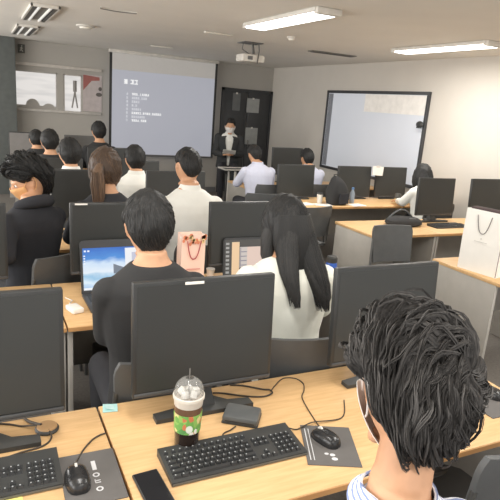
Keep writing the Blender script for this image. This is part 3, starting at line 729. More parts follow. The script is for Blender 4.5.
def person(label, X, Y, top, heading=0, head_yaw=0, head_pitch=.12, style='short', shirt=M_SHIRTW, sleeve='short', collar=True, hair=M_HAIR,
           mask=None, lean=.03, wide=1.0, seat=.46, pose='desk', voxel=.0085, n_locks=0, head_tilt=0, group='seated students', arms=None, shirt_name='shirt', extra=-.036, head_dx=0, hood=False, head_scale=1.0):
    st = dict(short=SHORT, crop=CROP, long=LONGH, pony=LONGH, fluff=FLUFF, bob=LONGH)[style]
    hthick = st['thick'] * 1.1
    s = (top - hthick - extra - seat) / .895
    W = wide * (1 + (s - 1) * .5)
    def Z(z): return seat + (z - .46) * s
    def T(x, y, z): return Vector((x * W, y + lean * max(0, (z - .5)) / .6 * 1.6, Z(z)))
    # ---- body as one fused surface
    b = MB()
    def torso(mb, g, ztop=1.13, zbot=.47, arms_g=None):
        rings = []
        prof = [(.47, -.01, .150, .105), (.55, 0, .160, .120), (.65, 0, .148, .112), (.75, .005, .150, .108), (.86, .0, .172, .118), (.95, -.005, .186, .118), (1.0, -.008, .180, .105), (1.03, -.008, .150, .090), (1.06, -.006, .108, .076), (1.085, -.002, .074, .064), (1.105, .002, .060, .058), (1.13, .006, .054, .056)]
        for z, y, rx, ry in prof:
            if z > ztop + 1e-6 or z < zbot - 1e-6: continue
            c = T(0, y, z); rings.append([(c.x + (rx * W + g) * math.cos(q), c.y + (ry + g) * math.sin(q) * (1.0), c.z) for q in [2 * PI * j / 24 for j in range(24)]])
        mb.loft(rings)
    torso(b, 0)
    base = T(0, .004, 1.08); hc = T(0, .03 + .02, 1.235); hc.y += head_pitch * .06; hc.z += extra; hc.x += head_dx
    b.capsule(base, hc + Vector((0, -.022, -.07)), .057, .053, 14)
    HM = Matrix.Translation(hc) @ rotZ(head_yaw) @ Matrix.Rotation(head_tilt, 4, 'Y') @ rotX(-head_pitch)
    hs = max(.96, min(1.06, s)) * head_scale
    HM = HM @ Matrix.Scale(hs, 4)
    b.ball((0, 0, 0), None, 28, 20, HM, head_pt)
    hp = lambda *p: HM @ Vector(p)
    b.capsule(hp(0, .092, .012), hp(0, .113, -.026), .009, .013, 8); b.capsule(hp(-.012, .100, -.030), hp(.012, .100, -.030), .008, .008, 8)
    b.capsule(hp(-.02, .086, -.062), hp(.02, .086, -.062), .008, .008, 8); b.capsule(hp(-.016, .083, -.074), hp(.016, .083, -.074), .009, .009, 8)
    b.capsule(hp(-.045, .080, .022), hp(-.015, .094, .022), .008, .008, 8); b.capsule(hp(.045, .080, .022), hp(.015, .094, .022), .008, .008, 8)
    b.capsule(hp(-.02, .074, -.108), hp(.02, .074, -.108), .018, .018, 8)
    for e in (-1, 1):
        pts = [hp(e * .073, .004, -.034), hp(e * .082, -.004, -.012), hp(e * .087, -.012, .012), hp(e * .084, -.006, .026), hp(e * .076, .006, .022)]
        b.chain(pts, [.008, .008, .0085, .008, .006], 8); b.ball(hp(e * .077, -.001, -.004), (.007, .016, .028))
    # limbs
    A = arms or {}
    lim = {}
    for e, key in ((-1, 'L'), (1, 'R')):
        sh = T(e * .165, -.005, .985)
        d = A.get(key)
        if d: el, wr, hd = [Vector(q) for q in d]
        else:
            el = Vector((e * .222 * W, .12 + lean, max(Z(.80), .80))); wr = Vector((e * .12, .37, .775)); hd = Vector((-e * .25, 1, -.12))
        lim[e] = (sh, el, wr)
        b.capsule(sh, el, .050 * W, .040, 12); b.capsule(el, wr, .040, .026, 12)
        hand(b, wr, hd, (0, 0, 1), -e * -1 if False else (1 if e < 0 else -1), 1.0, .45)
        hip = Vector((e * .088 * W, .0, seat + .075))
        if pose == 'stool': kn = Vector((e * .12, .40, seat + .06)); an = Vector((e * .11, .36, .16))
        else: kn = Vector((e * .115, .425, .535)); an = Vector((e * .115, .40, .085))
        b.capsule(hip, kn, .080, .056, 12); b.capsule(kn, an, .054, .036, 12)
        b.capsule(an + Vector((0, -.03, -.04)), an + Vector((0, .13, -.048)), .034, .026, 10)
        lim[(e, 'leg')] = (hip, kn, an)
    body = remeshed(b, voxel, 'person', M_SKIN, None, 3)
    body.location = (X, Y, 0); body.rotation_euler = (0, 0, heading)
    tag(body, label, 'person', group)
    # ---- shirt
    b = MB(); torso(b, .013, 1.085, .47)
    for e in (-1, 1):
        sh, el, wr = lim[e]
        b.capsule(sh, el, .050 * W + .012, .054, 14)
        if sleeve == 'short':
            pass
        else:
            b.capsule(el, el.lerp(wr, .93), .055, .037, 14)
    sv = remeshed(b, max(voxel, .009), shirt_name, shirt, body, 5)
    if collar:
        b = MB(); rings = []
        c0 = T(0, .004, 1.082)
        for k, (r, h) in enumerate(((.078, -.014), (.067, .016), (.063, .034), (.069, .036), (.076, .016), (.090, -.014))):
            rings.append([(c0.x + r * math.cos(q), c0.y + r * .98 * math.sin(q) + (.012 if math.sin(q) > 0 else 0) * math.sin(q), c0.z + h * (1 - .55 * max(0, math.sin(q)))) for q in [2 * PI * j / 28 for j in range(28)]])
        rings.append(rings[0]); b.loft(rings, cap=False); b.build('collar', shirt, sv)
    if hood:
        b = MB(); c0 = T(0, -.03, 1.085); ring = []
        for j in range(15):
            q = PI + PI * (j / 14) * 1.24 - .12 * PI; ring.append((c0.x + .098 * math.cos(q), c0.y + .082 * math.sin(q) + .02, c0.z - .006 - .030 * math.sin(q)))
        b.tube(ring, [.014] + [.026 + .012 * math.sin(PI * j / 12) for j in range(13)] + [.014], 14); b.build('hood', shirt, sv)
    # ---- trousers and shoes
    b = MB(); torso(b, .015, .56, .47); 
    for e in (-1, 1):
        hip, kn, an = lim[(e, 'leg')]
        b.capsule(hip, kn, .090, .068, 14); b.capsule(kn, an + Vector((0, 0, .03)), .066, .05, 14)
    remeshed(b, .012, 'trousers', M_TROUS, body, 4)
    for e in (-1, 1):
        hip, kn, an = lim[(e, 'leg')]
        b = MB(); b.capsule(an + Vector((0, -.035, -.040)), an + Vector((0, .14, -.048)), .043, .035, 12); b.box(tuple(an + Vector((-.038, -.07, -.085))), tuple(an + Vector((.038, .165, -.068))), .006)
        b.build('shoe', M_SHOE, body)
    # ---- hair
    b = MB()
    def surf(d):
        p = head_pt(d); n = Vector((d.x / .078, d.y / .098, d.z / .12)).normalized()
        return p + n * hair_radius(d, st) * (1 + .25 * noise.noise(d * 5 + Vector((X, Y, 0))))
    b.ball((0, 0, 0), None, 56, 40, None, surf)
    rg = random.Random(int(X * 1000 + Y * 77))
    def allow(d): return hair_radius(d, st) > st['thick'] * .55
    if n_locks:
        if style == 'fluff':
            rad = lambda d: hair_radius(d, st)
            clumps(b, surf, rad, allow, n_locks, 22, (.40, -.78, .44), 1.0, .068, .013, 1.45, .0050, .00125, rg)
            clumps(b, surf, rad, allow, n_locks // 5, 9, (.40, -.78, .44), 1.0, .085, .024, 1.9, .0050, .0010, rg, 10, .05)
        else:
            locks(b, surf, allow, n_locks, (.1, -.5, .85), .35, .055, .0024, .004, .25, rg, 6, .3)
    if style == 'pony':
        root = Vector((0, -.118, .012)); pts = [root + Vector((0, .03, .012)), root, root + Vector((.0, -.03, -.03)), root + Vector((.004, -.032, -.10)), root + Vector((.01, -.018, -.19)), root + Vector((.012, -.012, -.27)), root + Vector((.012, -.012, -.31))]
        b.tube(pts, [.03, .026, .034, .040, .034, .020, .004], 14)
        for k in range(90):
            q = rg.uniform(0, 2 * PI); rr = rg.uniform(.6, 1.05)
            b.tube([p + Vector((math.cos(q), math.sin(q), 0)) * r_ * rr + Vector((rg.uniform(-.004, .004), 0, 0)) for p, r_ in zip(pts[1:], [.024, .034, .040, .036, .024, .01])], [.004, .005, .005, .004, .003, .001], 4, False)
    if style == 'bob':
        for k in range(220):
            q = rg.uniform(-.75 * PI, .75 * PI) + PI; e0 = rg.uniform(-.1, .5)
            d = Vector((math.sin(q) * math.cos(e0), math.cos(q) * math.cos(e0), math.sin(e0))); p = surf(d)
            zb = -.15 + rg.uniform(-.015, .015)
            b.tube([p, Vector((p.x * 1.1, p.y * 1.1, p.z * .3 - .02)), Vector((p.x * 1.12, p.y * 1.08, -.09)), Vector((p.x * .98, p.y * .98, zb))], [.007, .009, .008, .002], 4, False)
    if style == 'long':
        # long straight hair: a smooth back sheet that splits into two tapering bundles, with loose strands over it
        def lobe(path):
            b.loft([[(cx + rx * math.cos(q), cy + ry * math.sin(q), z) for q in [2 * PI * j / 18 for j in range(18)]] for cx, cy, z, rx, ry in path])
        lobe([(0, -.045, .06, .085, .075), (0, -.06, .0, .100, .078), (.0, -.072, -.06, .106, .070), (.004, -.088, -.12, .104, .052), (.006, -.105, -.165, .098, .040), (.008, -.112, -.19, .085, .03)])
        lobe([(-.060, -.100, -.12, .050, .046), (-.078, -.145, -.18, .042, .042), (-.086, -.178, -.225, .030, .034), (-.086, -.198, -.27, .020, .024), (-.080, -.206, -.31, .006, .008)])
        lobe([(.048, -.098, -.12, .058, .046), (.054, -.145, -.18, .056, .044), (.060, -.180, -.235, .050, .036), (.064, -.202, -.285, .036, .028), (.066, -.210, -.335, .008, .008)])
        for e in (-1, 1): lobe([(e * .07, .0, .03, .022, .04), (e * .088, .01, -.04, .026, .040), (e * .096, .0, -.12, .026, .036), (e * .09, -.02, -.2, .012, .02)])
        for k in range(700):
            e = 1 if rg.random() < .56 else -1; q = rg.uniform(-1, 1); oy = rg.uniform(-.004, .006); ex = rg.uniform(0, .05)
            c = [(.004 + q * .0 + e * .045, -.15), ]
            P = [Vector((e * rg.uniform(.0, .07), -.09 - rg.uniform(0, .03), rg.uniform(.02, .10)))]
            P[0] = surf(P[0].normalized())
            if e > 0: mids = [(.050 + q * .050, -.150, -.06), (.052 + q * .056, -.164, -.12), (.058 + q * .052, -.194, -.18), (.062 + q * .046, -.218, -.24), (.066 + q * .028, -.228, -.295 - ex)]
            else: mids = [(-.052 + q * .050, -.150, -.06), (-.066 + q * .048, -.162, -.12), (-.082 + q * .040, -.188, -.17), (-.086 + q * .030, -.212, -.22), (-.080 + q * .018, -.224, -.265 - ex)]
            for (x, y, z) in mids: P.append(Vector((x, y + .045 * min(1, abs(q)) ** 2.5 + oy + (.012 if z > -.1 else 0), z)))
            b.tube(P, [.003, .0036, .0036, .0034, .003, .0006], 4, False)
    b.xf(HM)
    ho = b.build('hair', hair, body, recalc=False)
    if style == 'pony':
        tb = MB(); tb.lathe([(.020, -.008), (.030, -.004), (.030, .004), (.020, .008)], 16); tb.xf(HM @ Matrix.Translation((0, -.124, .008)) @ rotX(PI / 2.6)); tb.build('hair_tie', M_BLACK, ho)
    # ---- eyes
    for e in (-1, 1):
        b = MB(); b.ball(hp(e * .031, .079, .004), (.0125, .0125, .0125), 12, 8); eo = b.build('eye', M_EYE, body)
        b = MB(); b.ball(hp(e * .031, .0875, .004), (.006, .006, .006), 10, 6); b.build('iris', M_BLACK, eo)
    # ---- mask
    if mask:
        b = MB(); rings = []
        for i in range(9):
            e = math.radians(-2 - 62 * i / 8); ring = []
            for j in range(17):
                a = math.radians(-64 + 128 * j / 16); d = Vector((math.cos(e) * math.sin(a), math.cos(e) * math.cos(a), math.sin(e)))
                p = head_pt(d); n = Vector((d.x / .078, d.y / .098, d.z / .12)).normalized(); puff = .011 + .014 * math.cos(a) ** 4
                ring.append(HM @ (p + n * puff))
            rings.append(ring)
        b.loft(rings, cap=False, closed=False); mo = b.build('face_mask', mask, body)
        sm = mo.modifiers.new('t', 'SOLIDIFY'); sm.thickness = .002
        for e in (-1, 1):
            b = MB(); b.tube([hp(e * .066, .056, -.016), hp(e * .080, .030, .012), hp(e * .088, .004, .034), hp(e * .094, -.018, .022), hp(e * .091, -.020, -.012), hp(e * .082, -.004, -.040), hp(e * .070, .022, -.056), hp(e * .058, .05, -.066)], .0022, 6); b.build('ear_loop', mask, mo)
    return body

def seated(label, X, Y, top, clabel, cdy=-.01, cdx=0, chd=None, **k):
    hd = k.get('heading', 0) if chd is None else chd
    p = person(label, X, Y, top, **k)
    chair(X + cdx, Y + cdy, hd, clabel)
    return p

LAP = {'L': [(-.225, -.01, .80), (-.10, .20, .665), (.35, 1, -.1)], 'R': [(.225, -.01, .80), (.10, .20, .665), (-.35, 1, -.1)]}
seated('man with wavy dark hair in the foreground, seen from behind, blue striped shirt', 0.676, .60, 1.412, 'chair under the foreground man with wavy hair',
       style='fluff', hair=M_HAIRF, shirt=M_STRIPE, mask=M_MASK, voxel=.006, n_locks=640, head_pitch=.26, head_yaw=-.24, wide=.98, arms=LAP, extra=.034, head_dx=.058, head_tilt=.08, head_scale=1.07)
TUCK = {'L': [(-.165, .10, .84), (-.09, .35, .785), (.2, 1, -.12)], 'R': [(.20, .09, .84), (.10, .35, .785), (-.2, 1, -.12)]}
seated('man in black t-shirt with short black hair facing the blue-wallpaper laptop', .594, 1.985, 1.425, 'chair under the man in black t-shirt', cdy=.05,
       style='short', shirt=M_TEEB, collar=False, voxel=.007, n_locks=900, head_pitch=.15, head_yaw=-.05, wide=1.0, shirt_name='t_shirt', arms=TUCK, extra=-.038)
seated('woman with long straight black hair in white blouse beside the blue bottle', 1.25, 2.06, 1.39, 'chair under the long-haired woman in white blouse',
       style='long', shirt=mat('ivory blouse', srgb(240, 241, 230), .9, var=.03, bump=.4, bscale=9), collar=False, sleeve='long', voxel=.007, head_pitch=.12, head_yaw=.25, n_locks=500, heading=-.15, shirt_name='blouse', wide=1.08)
seated('person in dark navy hoodie and tan mask at the left edge, head turned', .265, 3.47, 1.40, 'chair with grey tube frame under the person in navy hoodie', cdx=0,
       style='fluff', shirt=M_NAVY, sleeve='long', collar=False, mask=M_MASKT, head_yaw=1.10, head_pitch=.42, heading=.58, lean=0, n_locks=300, shirt_name='hoodie', wide=1.02, hood=True, head_dx=.045,
       arms={'L': [(-.27, -.12, .86), (-.22, .04, .80), (.3, 1, -.2)], 'R': [(.20, .10, .84), (.10, .30, .70), (-.3, 1, -.2)]})
seated('woman with brown ponytail and dark top', .735, 3.55, 1.45, 'chair under the ponytailed woman', cdx=.03, style='pony', hair=M_HAIRB, shirt=M_NAVY, sleeve='long', collar=False, n_locks=600, head_yaw=-.5, shirt_name='dark_top', wide=.92)
seated('man with cropped black hair and white shirt behind the pink paper bag', 1.315, 3.58, 1.47, 'chair under the man in white shirt behind the pink bag', style='crop', shirt=M_SHIRTW, n_locks=300, head_yaw=.1, wide=1.05, extra=-.035)
seated('man with short black hair and white shirt just below the screen\'s left corner', 1.285, 4.95, 1.35, 'chair under the man in white below the screen corner', style='short', n_locks=200)
seated('person with round black hair and white collar left of the ponytail', .71, 4.95, 1.39, 'chair under the person with white collar left of the ponytail', style='short', n_locks=200)
seated('person with black hair in dark clothes, larger of two dark heads by the column', .69, 6.31, 1.37, 'chair under the larger dark head by the column', style='short', shirt=M_TEEB, collar=False, sleeve='long', n_locks=150, shirt_name='dark_top')
seated('person with black hair farthest back, smaller of two dark heads by the column', .67, 7.67, 1.265, 'chair under the smaller dark head by the column', style='short', shirt=M_TEEB, collar=False, sleeve='long', n_locks=150, shirt_name='dark_top')
seated('person with black hair against the wall at the left edge of the screen', 1.47, 7.67, 1.425, 'chair under the person at the left edge of the screen', style='short', shirt=M_TEEB, collar=False, sleeve='long', n_locks=150, shirt_name='dark_top')
seated('man in pale blue shirt bent over the desk in front of the dark door', 3.20, 6.22, 1.30, 'chair under the man in pale blue shirt', style='short', shirt=M_SHIRTB, sleeve='long', n_locks=150, head_pitch=.5, lean=.08, wide=1.12)
seated('person in pale shirt with black hair beside the dark backpack', 3.96, 6.28, 1.28, 'chair under the person beside the backpack', style='short', shirt=M_SHIRTB, n_locks=150, wide=1.12)
seated('woman with bobbed black hair and white shirt below the whiteboard\'s right edge', 4.71, 4.88, 1.265, 'chair under the woman with bobbed hair', style='bob', shirt=M_SHIRTW, sleeve='long', heading=-.1, collar=False, wide=.95)

# presenter perched on a stool at the front
PX, PY = 4.03, 9.2
t = thing('stool', 'black high stool under the presenter', 'stool', (PX, PY, 0))
b = MB(); b.lathe([(.17, .565), (.18, .575), (.18, .59), (.16, .598)], 28); b.build('seat', M_BLACK, t)
b = MB(); b.tube([(0, 0, .05), (0, 0, .58)], .025, 12); b.build('column', M_STEEL, t)
b = MB(); b.lathe([(.2, .0), (.2, .012), (.05, .035), (.03, .06)], 28); b.build('base', M_STEEL, t)
arm = {'L': [(-.22, .07, .93), (-.07, .30, .93), (.8, .6, .1)], 'R': [(.22, .07, .93), (.09, .28, .91), (-.8, .6, .1)]}
person('presenter in dark suit and white mask holding white papers at the front', PX, PY, 1.545, heading=PI - .38, head_pitch=.12, style='short', shirt=M_SHIRTW, sleeve='short', mask=M_MASK,
       seat=.625, pose='stool', arms=arm, group=None, n_locks=150)
pr = [o for o in COL.objects if o.get('label', '').startswith('presenter')][0]
# suit jacket open at the front over the white shirt
b = MB(); s_ = (1.545 - .022 - .625) / .895
for e in (-1, 1):
    prof = [(.50, .215, .150), (.60, .205, .150), (.75, .192, .145), (.88, .208, .150), (.97, .218, .146), (1.03, .20, .124), (1.065, .125, .092)]
    rings = []
    for z, rx, ry in prof:
        zz = .625 + (z - .46) * s_; ring_o = []; ring_i = []
        gap = .10 + .30 * max(0, (z - .62) / .45)
        y0_ = .03 * max(0, z - .5) / .6 * 1.6
        for i in range(13):
            q = -PI / 2 + e * (PI - gap) * i / 12
            ring_o.append((rx * math.cos(q), y0_ + ry * math.sin(q), zz)); ring_i.append(((rx - .012) * math.cos(q), y0_ + (ry - .012) * math.sin(q), zz))
        rings.append(ring_o + ring_i[::-1])
    b.loft(rings)
for k, e in (('L', -1), ('R', 1)):
    el, wr, _ = [Vector(q) for q in arm[k]]
    b.capsule((e * .185, .03, .625 + (1.02 - .46) * s_), el, .082, .070, 14); b.capsule(el, el.lerp(wr, .9), .066, .046, 14)
b.build('suit_jacket', mat('dark suit wool', (.038, .040, .042), .9), pr, angle=60)
Rh = rotZ(PI - .38)
t = thing('paper_sheets', 'white papers held by the presenter', 'paper', tuple(Vector((PX, PY, .0)) + (Rh @ Vector((.0, .43, .972)))), PI - .38)
for k in range(2):
    b = MB(); b.box((-.11, -.07, .004 * k), (.11, .08, .004 * k + .002), 0, Matrix.Rotation(.5 + .05 * k, 4, 'X') @ rotZ(.1 * k)); b.build('sheet', M_WHITE, t)
# small white-framed table in front of the presenter
t = thing('side_table', 'small table with white edge and white legs before the presenter', 'table', (3.86, 8.42, 0))
b = MB(); b.box((-.27, -.16, .715), (.27, .16, .73)); b.build('tabletop', M_BLACK, t)
b = MB(); b.box((-.275, -.165, .728), (.275, -.155, .748)); b.box((-.275, .155, .728), (.275, .165, .748)); b.box((-.275, -.16, .728), (-.265, .16, .748)); b.box((.265, -.16, .728), (.275, .16, .748)); b.build('rim', M_OFFW, t)
for ex in (-.08, .25):
    for ey in (-1, 1):
        b = MB(); b.tube([(ex, ey * .13, .716), (ex, ey * .13, 0)], .02, 10); b.build('leg', M_OFFW, t)

# ================================================================ THINGS ON THE FRONT DESKS
def keyboard(x, y, rz, label, w=.445, d=.15, ivory=False):
    t = thing('keyboard', label, 'keyboard', (x, y, DZ), rz, 'black computer keyboards')
    b = MB(); b.loft([[(-w / 2, -d / 2, .001), (w / 2, -d / 2, .001), (w / 2, -d / 2, .012), (-w / 2, -d / 2, .012)], [(-w / 2, d / 2, .001), (w / 2, d / 2, .001), (w / 2, d / 2, .026), (-w / 2, d / 2, .026)]])
    b.build('keyboard_base', M_BLACK, t, smooth=False)
    b = MB(); b.box((-w / 2 + .002, -d / 2 - .003, .003), (w / 2 - .002, -d / 2 + .004, .0085)); label_part(b.build('front_edge', mat('glossy edge', (.12, .115, .10), .3), t), 'shiny lighter front edge')
    top = lambda yy: .012 + .014 * (yy + d / 2) / d
    glyphs = MB(); g = .0188
    def key(x0, yy, kw, hh=.0145):
        bb = MB(); z = top(yy); c = .0025
        bb.loft([[(x0, yy, z), (x0 + kw, yy, z), (x0 + kw, yy + hh, z), (x0, yy + hh, z)], [(x0 + c, yy + c, z + .007), (x0 + kw - c, yy + c, z + .007), (x0 + kw - c, yy + hh - c * .6, z + .0075), (x0 + c, yy + hh - c * .6, z + .0075)]])
        bb.build('key', M_KEY, t, smooth=False)
        for q in range(1):
            gx, gy = x0 + .005, yy + hh * .48
            glyphs.quad((gx, gy, z + .0079), (gx + .0036, gy, z + .0079), (gx + .0036, gy + .0042, z + .0081), (gx, gy + .0042, z + .0081))
    X0 = -w / 2 + .010; Y0 = -d / 2 + .012
    ks = .0168
    layout = [[1.25, 1.25, 1.25, 5.6, 1.25, 1.25, 1.25, 1.25], [2.2] + [1] * 10 + [2.1], [1.75] + [1] * 11 + [1.65], [1.5] + [1] * 12 + [1.0], [1] * 13 + [1.5]]
    for r, rw in enumerate(layout):
        cx = X0
        sc_ = 14.45 / sum(rw)
        for u in rw:
            kw = u * sc_ * g; key(cx, Y0 + r * .0195, kw - .0025); cx += kw
    for k in range(13): key(X0 + k * 14.45 * g / 13 + (.004 if k else 0), Y0 + 5 * .0195 + .006, .0145, .011)
    nx = X0 + 14.45 * g + .010
    for r in (3, 4):
        for k in range(3): key(nx + k * g, Y0 + r * .0195, .0163)
    key(nx + g, Y0 + .0195, .0163)
    for k in range(3): key(nx + k * g, Y0, .0163)
    px = nx + 3 * g + .008
    for r in range(5):
        for k in range(4): key(px + k * g, Y0 + r * .0195, .0163)
    glyphs.build('key_legend', mat('pale key print', srgb(168, 172, 174), .5), t, smooth=False, recalc=False)
    return t
keyboard(.667, 1.332, .0, 'black keyboard in front of the iced coffee cup and grey drive')
keyboard(-.055, 1.437, .0, 'black keyboard at lower left beside the big mouse pad', d=.155)

def mousepad(x, y, rz, w, d, label):
    t = thing('mouse_pad', label, 'mouse pad', (x, y, DZ), rz, 'dark grey mouse pads')
    b = MB(); b.box((-w / 2, -d / 2, .0005), (w / 2, d / 2, .0035), .001); b.build('pad', M_PAD, t); return t
def mouse(x, y, rz, label, z=.0035, sc=1.0):
    t = thing('computer_mouse', label, 'mouse', (x, y, DZ + z), rz, 'black computer mice')
    def fn(d):
        q = Vector((math.copysign(abs(d.x) ** .7, d.x) * .032, math.copysign(abs(d.y) ** .75, d.y) * .055, 0))
        return Vector((q.x, q.y, max(0, d.z) ** .8 * (.034 + .006 * -d.y))) * sc
    b = MB(); b.ball((0, 0, .001), None, 28, 20, None, fn); body = b.build('mouse_body', mat('gloss black', (.022, .022, .023), .25), t, angle=70)
    b = MB(); b.lathe([(.004, -.0035), (.010, -.003), (.010, .003), (.004, .0035)], 16); b.xf(Matrix.Translation((0, .026 * sc, .028 * sc)) @ Matrix.Rotation(PI / 2, 4, 'Y')); b.build('scroll_wheel', M_OFFW, t)
    b = MB(); b.box((-.0006, .008, .02), (.0006, .05 * sc, .0305), 0); b.build('button_seam', M_GREY, t)
    return t
pad = mousepad(.183 + .07, 1.385, -.02, .13 + .03, .23, 'dark grey mouse pad with white lettering at lower left')
pad.location = (.245, 1.375, DZ)
M_PRINT = mat('white pad print', srgb(206, 206, 208), .7)
b = MB()     # the vertical white print: a stroke above three rounded characters
for (cx, cy, kind) in ((.0, .055, 'bar'), (.0, .012, 'o'), (.0, -.018, 'e'), (.0, -.05, 'ring')):
    if kind == 'bar': b.box((-.006, cy - .02, .0036), (.006, cy + .022, .0042))
    elif kind == 'e': b.box((-.008, cy - .006, .0036), (.008, cy - .003, .0042)); b.box((-.008, cy + .003, .0036), (.008, cy + .006, .0042)); b.box((-.008, cy - .006, .0036), (-.005, cy + .010, .0042))
    else:
        n = 14; R1, R0 = .010, .0055
        b.add([(cx + R1 * math.cos(2 * PI * i / n), cy + R1 * math.sin(2 * PI * i / n), .0041) for i in range(n)] + [(cx + R0 * math.cos(2 * PI * i / n), cy + R0 * math.sin(2 * PI * i / n), .0041) for i in range(n)], [(i, (i + 1) % n, n + (i + 1) % n, n + i) for i in range(n)])
b.xf(Matrix.Translation((.013, -.01, 0))); label_part(b.build('white_lettering', M_PRINT, pad, smooth=False), 'vertical white lettering, bar above three rounded characters')
mouse(.205, 1.365, .0, 'large glossy black mouse on the lower left mouse pad', sc=1.06)
pad = mousepad(.985, 1.275, -.42, .17, .215, 'dark grey mouse pad right of the front keyboard')
b = MB(); b.box((-.074, -.085, .0036), (-.071, .085, .0042)); b.box((-.062, -.085, .0036), (-.0595, .085, .0042)); b.build('printed_stripe', M_PRINT, pad)
b = MB()
for cx, cy, r in ((.0, -.055, .009), (-.018, -.05, .007), (.004, -.075, .010)):
    n = 12; b.add([(cx + r * math.cos(2 * PI * i / n), cy + r * .8 * math.sin(2 * PI * i / n), .0041) for i in range(n)], [tuple(range(n))])
b.build('printed_mark', M_PRINT, pad, recalc=False)
mouse(.985, 1.30, .25, 'black mouse on the pad right of the front keyboard')
mousepad(1.765, 1.33, 0, .20, .24, 'dark grey mouse pad at the right edge of the foreground desk')
mouse(1.80, 1.345, .2, 'black mouse at right edge beyond the foreground man\'s hair')

# iced coffee cup
cx, cy = .545, 1.425
t = thing('coffee_cup', 'clear domed iced coffee cup with a green printed sleeve', 'cup', (cx, cy, DZ)); t.scale = (1.02, 1.02, 1.27)
M_COFFEE = mat('dark coffee', (.030, .020, .016), .12, var=.1)
M_CLEAR = mat('clear plastic', (.5, .5, .48), .06, var=0, alpha=.30)
b = MB(); b.lathe([(.034, .0), (.0365, .004), (.0395, .075), (.0395, .076)], 40); b.build('coffee_lower', M_COFFEE, t)
b = MB(); b.lathe([(.0400, .076), (.0432, .125), (.043, .126)], 40); b.build('coffee_upper', mat('milky coffee', srgb(104, 78, 62), .2), t)
def cup_sleeve_mat():
    m = bpy.data.materials.new('printed cup sleeve'); m.use_nodes = True
    nt = m.node_tree; p = nt.nodes['Principled BSDF']; tc = nt.nodes.new('ShaderNodeTexCoord')
    v = nt.nodes.new('ShaderNodeTexVoronoi'); v.inputs['Scale'].default_value = 75
    nt.links.new(tc.outputs['Object'], v.inputs['Vector'])
    sx = nt.nodes.new('ShaderNodeSeparateColor'); nt.links.new(v.outputs['Color'], sx.inputs[0])
    rp = nt.nodes.new('ShaderNodeValToRGB'); rp.color_ramp.interpolation = 'CONSTANT'; e = rp.color_ramp.elements
    e[0].position = 0; e[0].color = srgb(112, 172, 86); e[1].position = .9; e[1].color = srgb(240, 238, 226)
    for q, c in ((.45, srgb(142, 190, 98)), (.62, srgb(226, 214, 152)), (.74, srgb(204, 122, 84)), (.82, srgb(90, 150, 84))): k = e.new(q); k.color = c
    nt.links.new(sx.outputs[0], rp.inputs['Fac']); nt.links.new(rp.outputs['Color'], p.inputs['Base Color']); p.inputs['Roughness'].default_value = .6
    return m
b = MB(); b.lathe([(.0392, .052), (.0404, .052), (.0432, .102), (.0420, .102)], 40); b.build('sleeve', cup_sleeve_mat(), t)
b = MB(); n = 20
an = math.atan2(-cy - 0, -cx) + .15
for rad, m_ in ((.0105, 'w'),):
    P = []
    for i in range(n):
        q = 2 * PI * i / n; a2 = an + rad * math.cos(q) / .0415
        zz = .068 + rad * math.sin(q); r_ = .0421 + (zz - .052) * .056 * .5; P.append((r_ * math.cos(a2), r_ * math.sin(a2), zz))
    b.add(P, [tuple(range(n))])
label_part(b.build('sleeve_badge', mat('sleeve badge', srgb(226, 234, 222), .6), t, recalc=False), 'round pale badge on the green sleeve')
b = MB(); b.lathe([(.0432, .120), (.0445, .135), (.048, .138), (.048, .145), (.045, .147)], 40, cap=False); b.build('lid_rim', mat('clear lid rim', srgb(226, 222, 212), .3, alpha=.8), t)
b = MB(); b.lathe([(.0455, .145), (.0445, .158), (.039, .172), (.028, .182), (.017, .187), (.012, .188)], 40, cap=False); b.build('dome_lid', M_CLEAR, t)
b = MB(); b.lathe([(.0425, .126), (.0425, .134), (.02, .139)], 30); b.build('foam', mat('pale ice foam', srgb(206, 196, 186), .4), t)
b = MB(); rg = random.Random(5)
for k in range(5):
    q = k * 1.256; b.box((-.010, -.010, -.008), (.010, .010, .010), .003, Matrix.Translation((.022 * math.cos(q), .022 * math.sin(q), .148)) @ Matrix.Rotation(q * 2, 4, (1, .6, .3)))
b.build('ice', mat('ice cubes', srgb(224, 222, 216), .15), t)
b = MB(); b.tube([(.0, .004, .06), (.004, .012, .19), (.006, .018, .205)], .0015, 8); b.build('straw', mat('clear grey straw', srgb(120, 118, 114), .3), t)

# grey portable drive box
t = thing('external_drive', 'dark grey rounded external drive behind the keyboard', 'external drive', (.778, 1.512, DZ), -.62)
b = MB(); b.box((-.062, -.048, .002), (.062, .048, .030), .010); b.build('case', mat('graphite case', (.10, .105, .105), .42), t)
b = MB(); b.box((-.063, -.049, .001), (.063, .049, .008), .003); b.build('base', M_BLACK, t)
b = MB(); b.box((-.05, -.0485, .011), (.05, -.047, .015)); b.build('slot', M_KEY, t)
# phone
t = thing('smartphone', 'black smartphone lying face up at the lower edge', 'phone', (.392, 1.265, DZ), .06)
b = MB(); b.box((-.038, -.075, .001), (.038, .075, .009), .004); b.build('case', M_BLACK, t)
b = MB(); b.box((-.034, -.070, .0088), (.034, .070, .0094)); b.build('display', mat('black phone glass', (.018, .018, .02), .1), t)
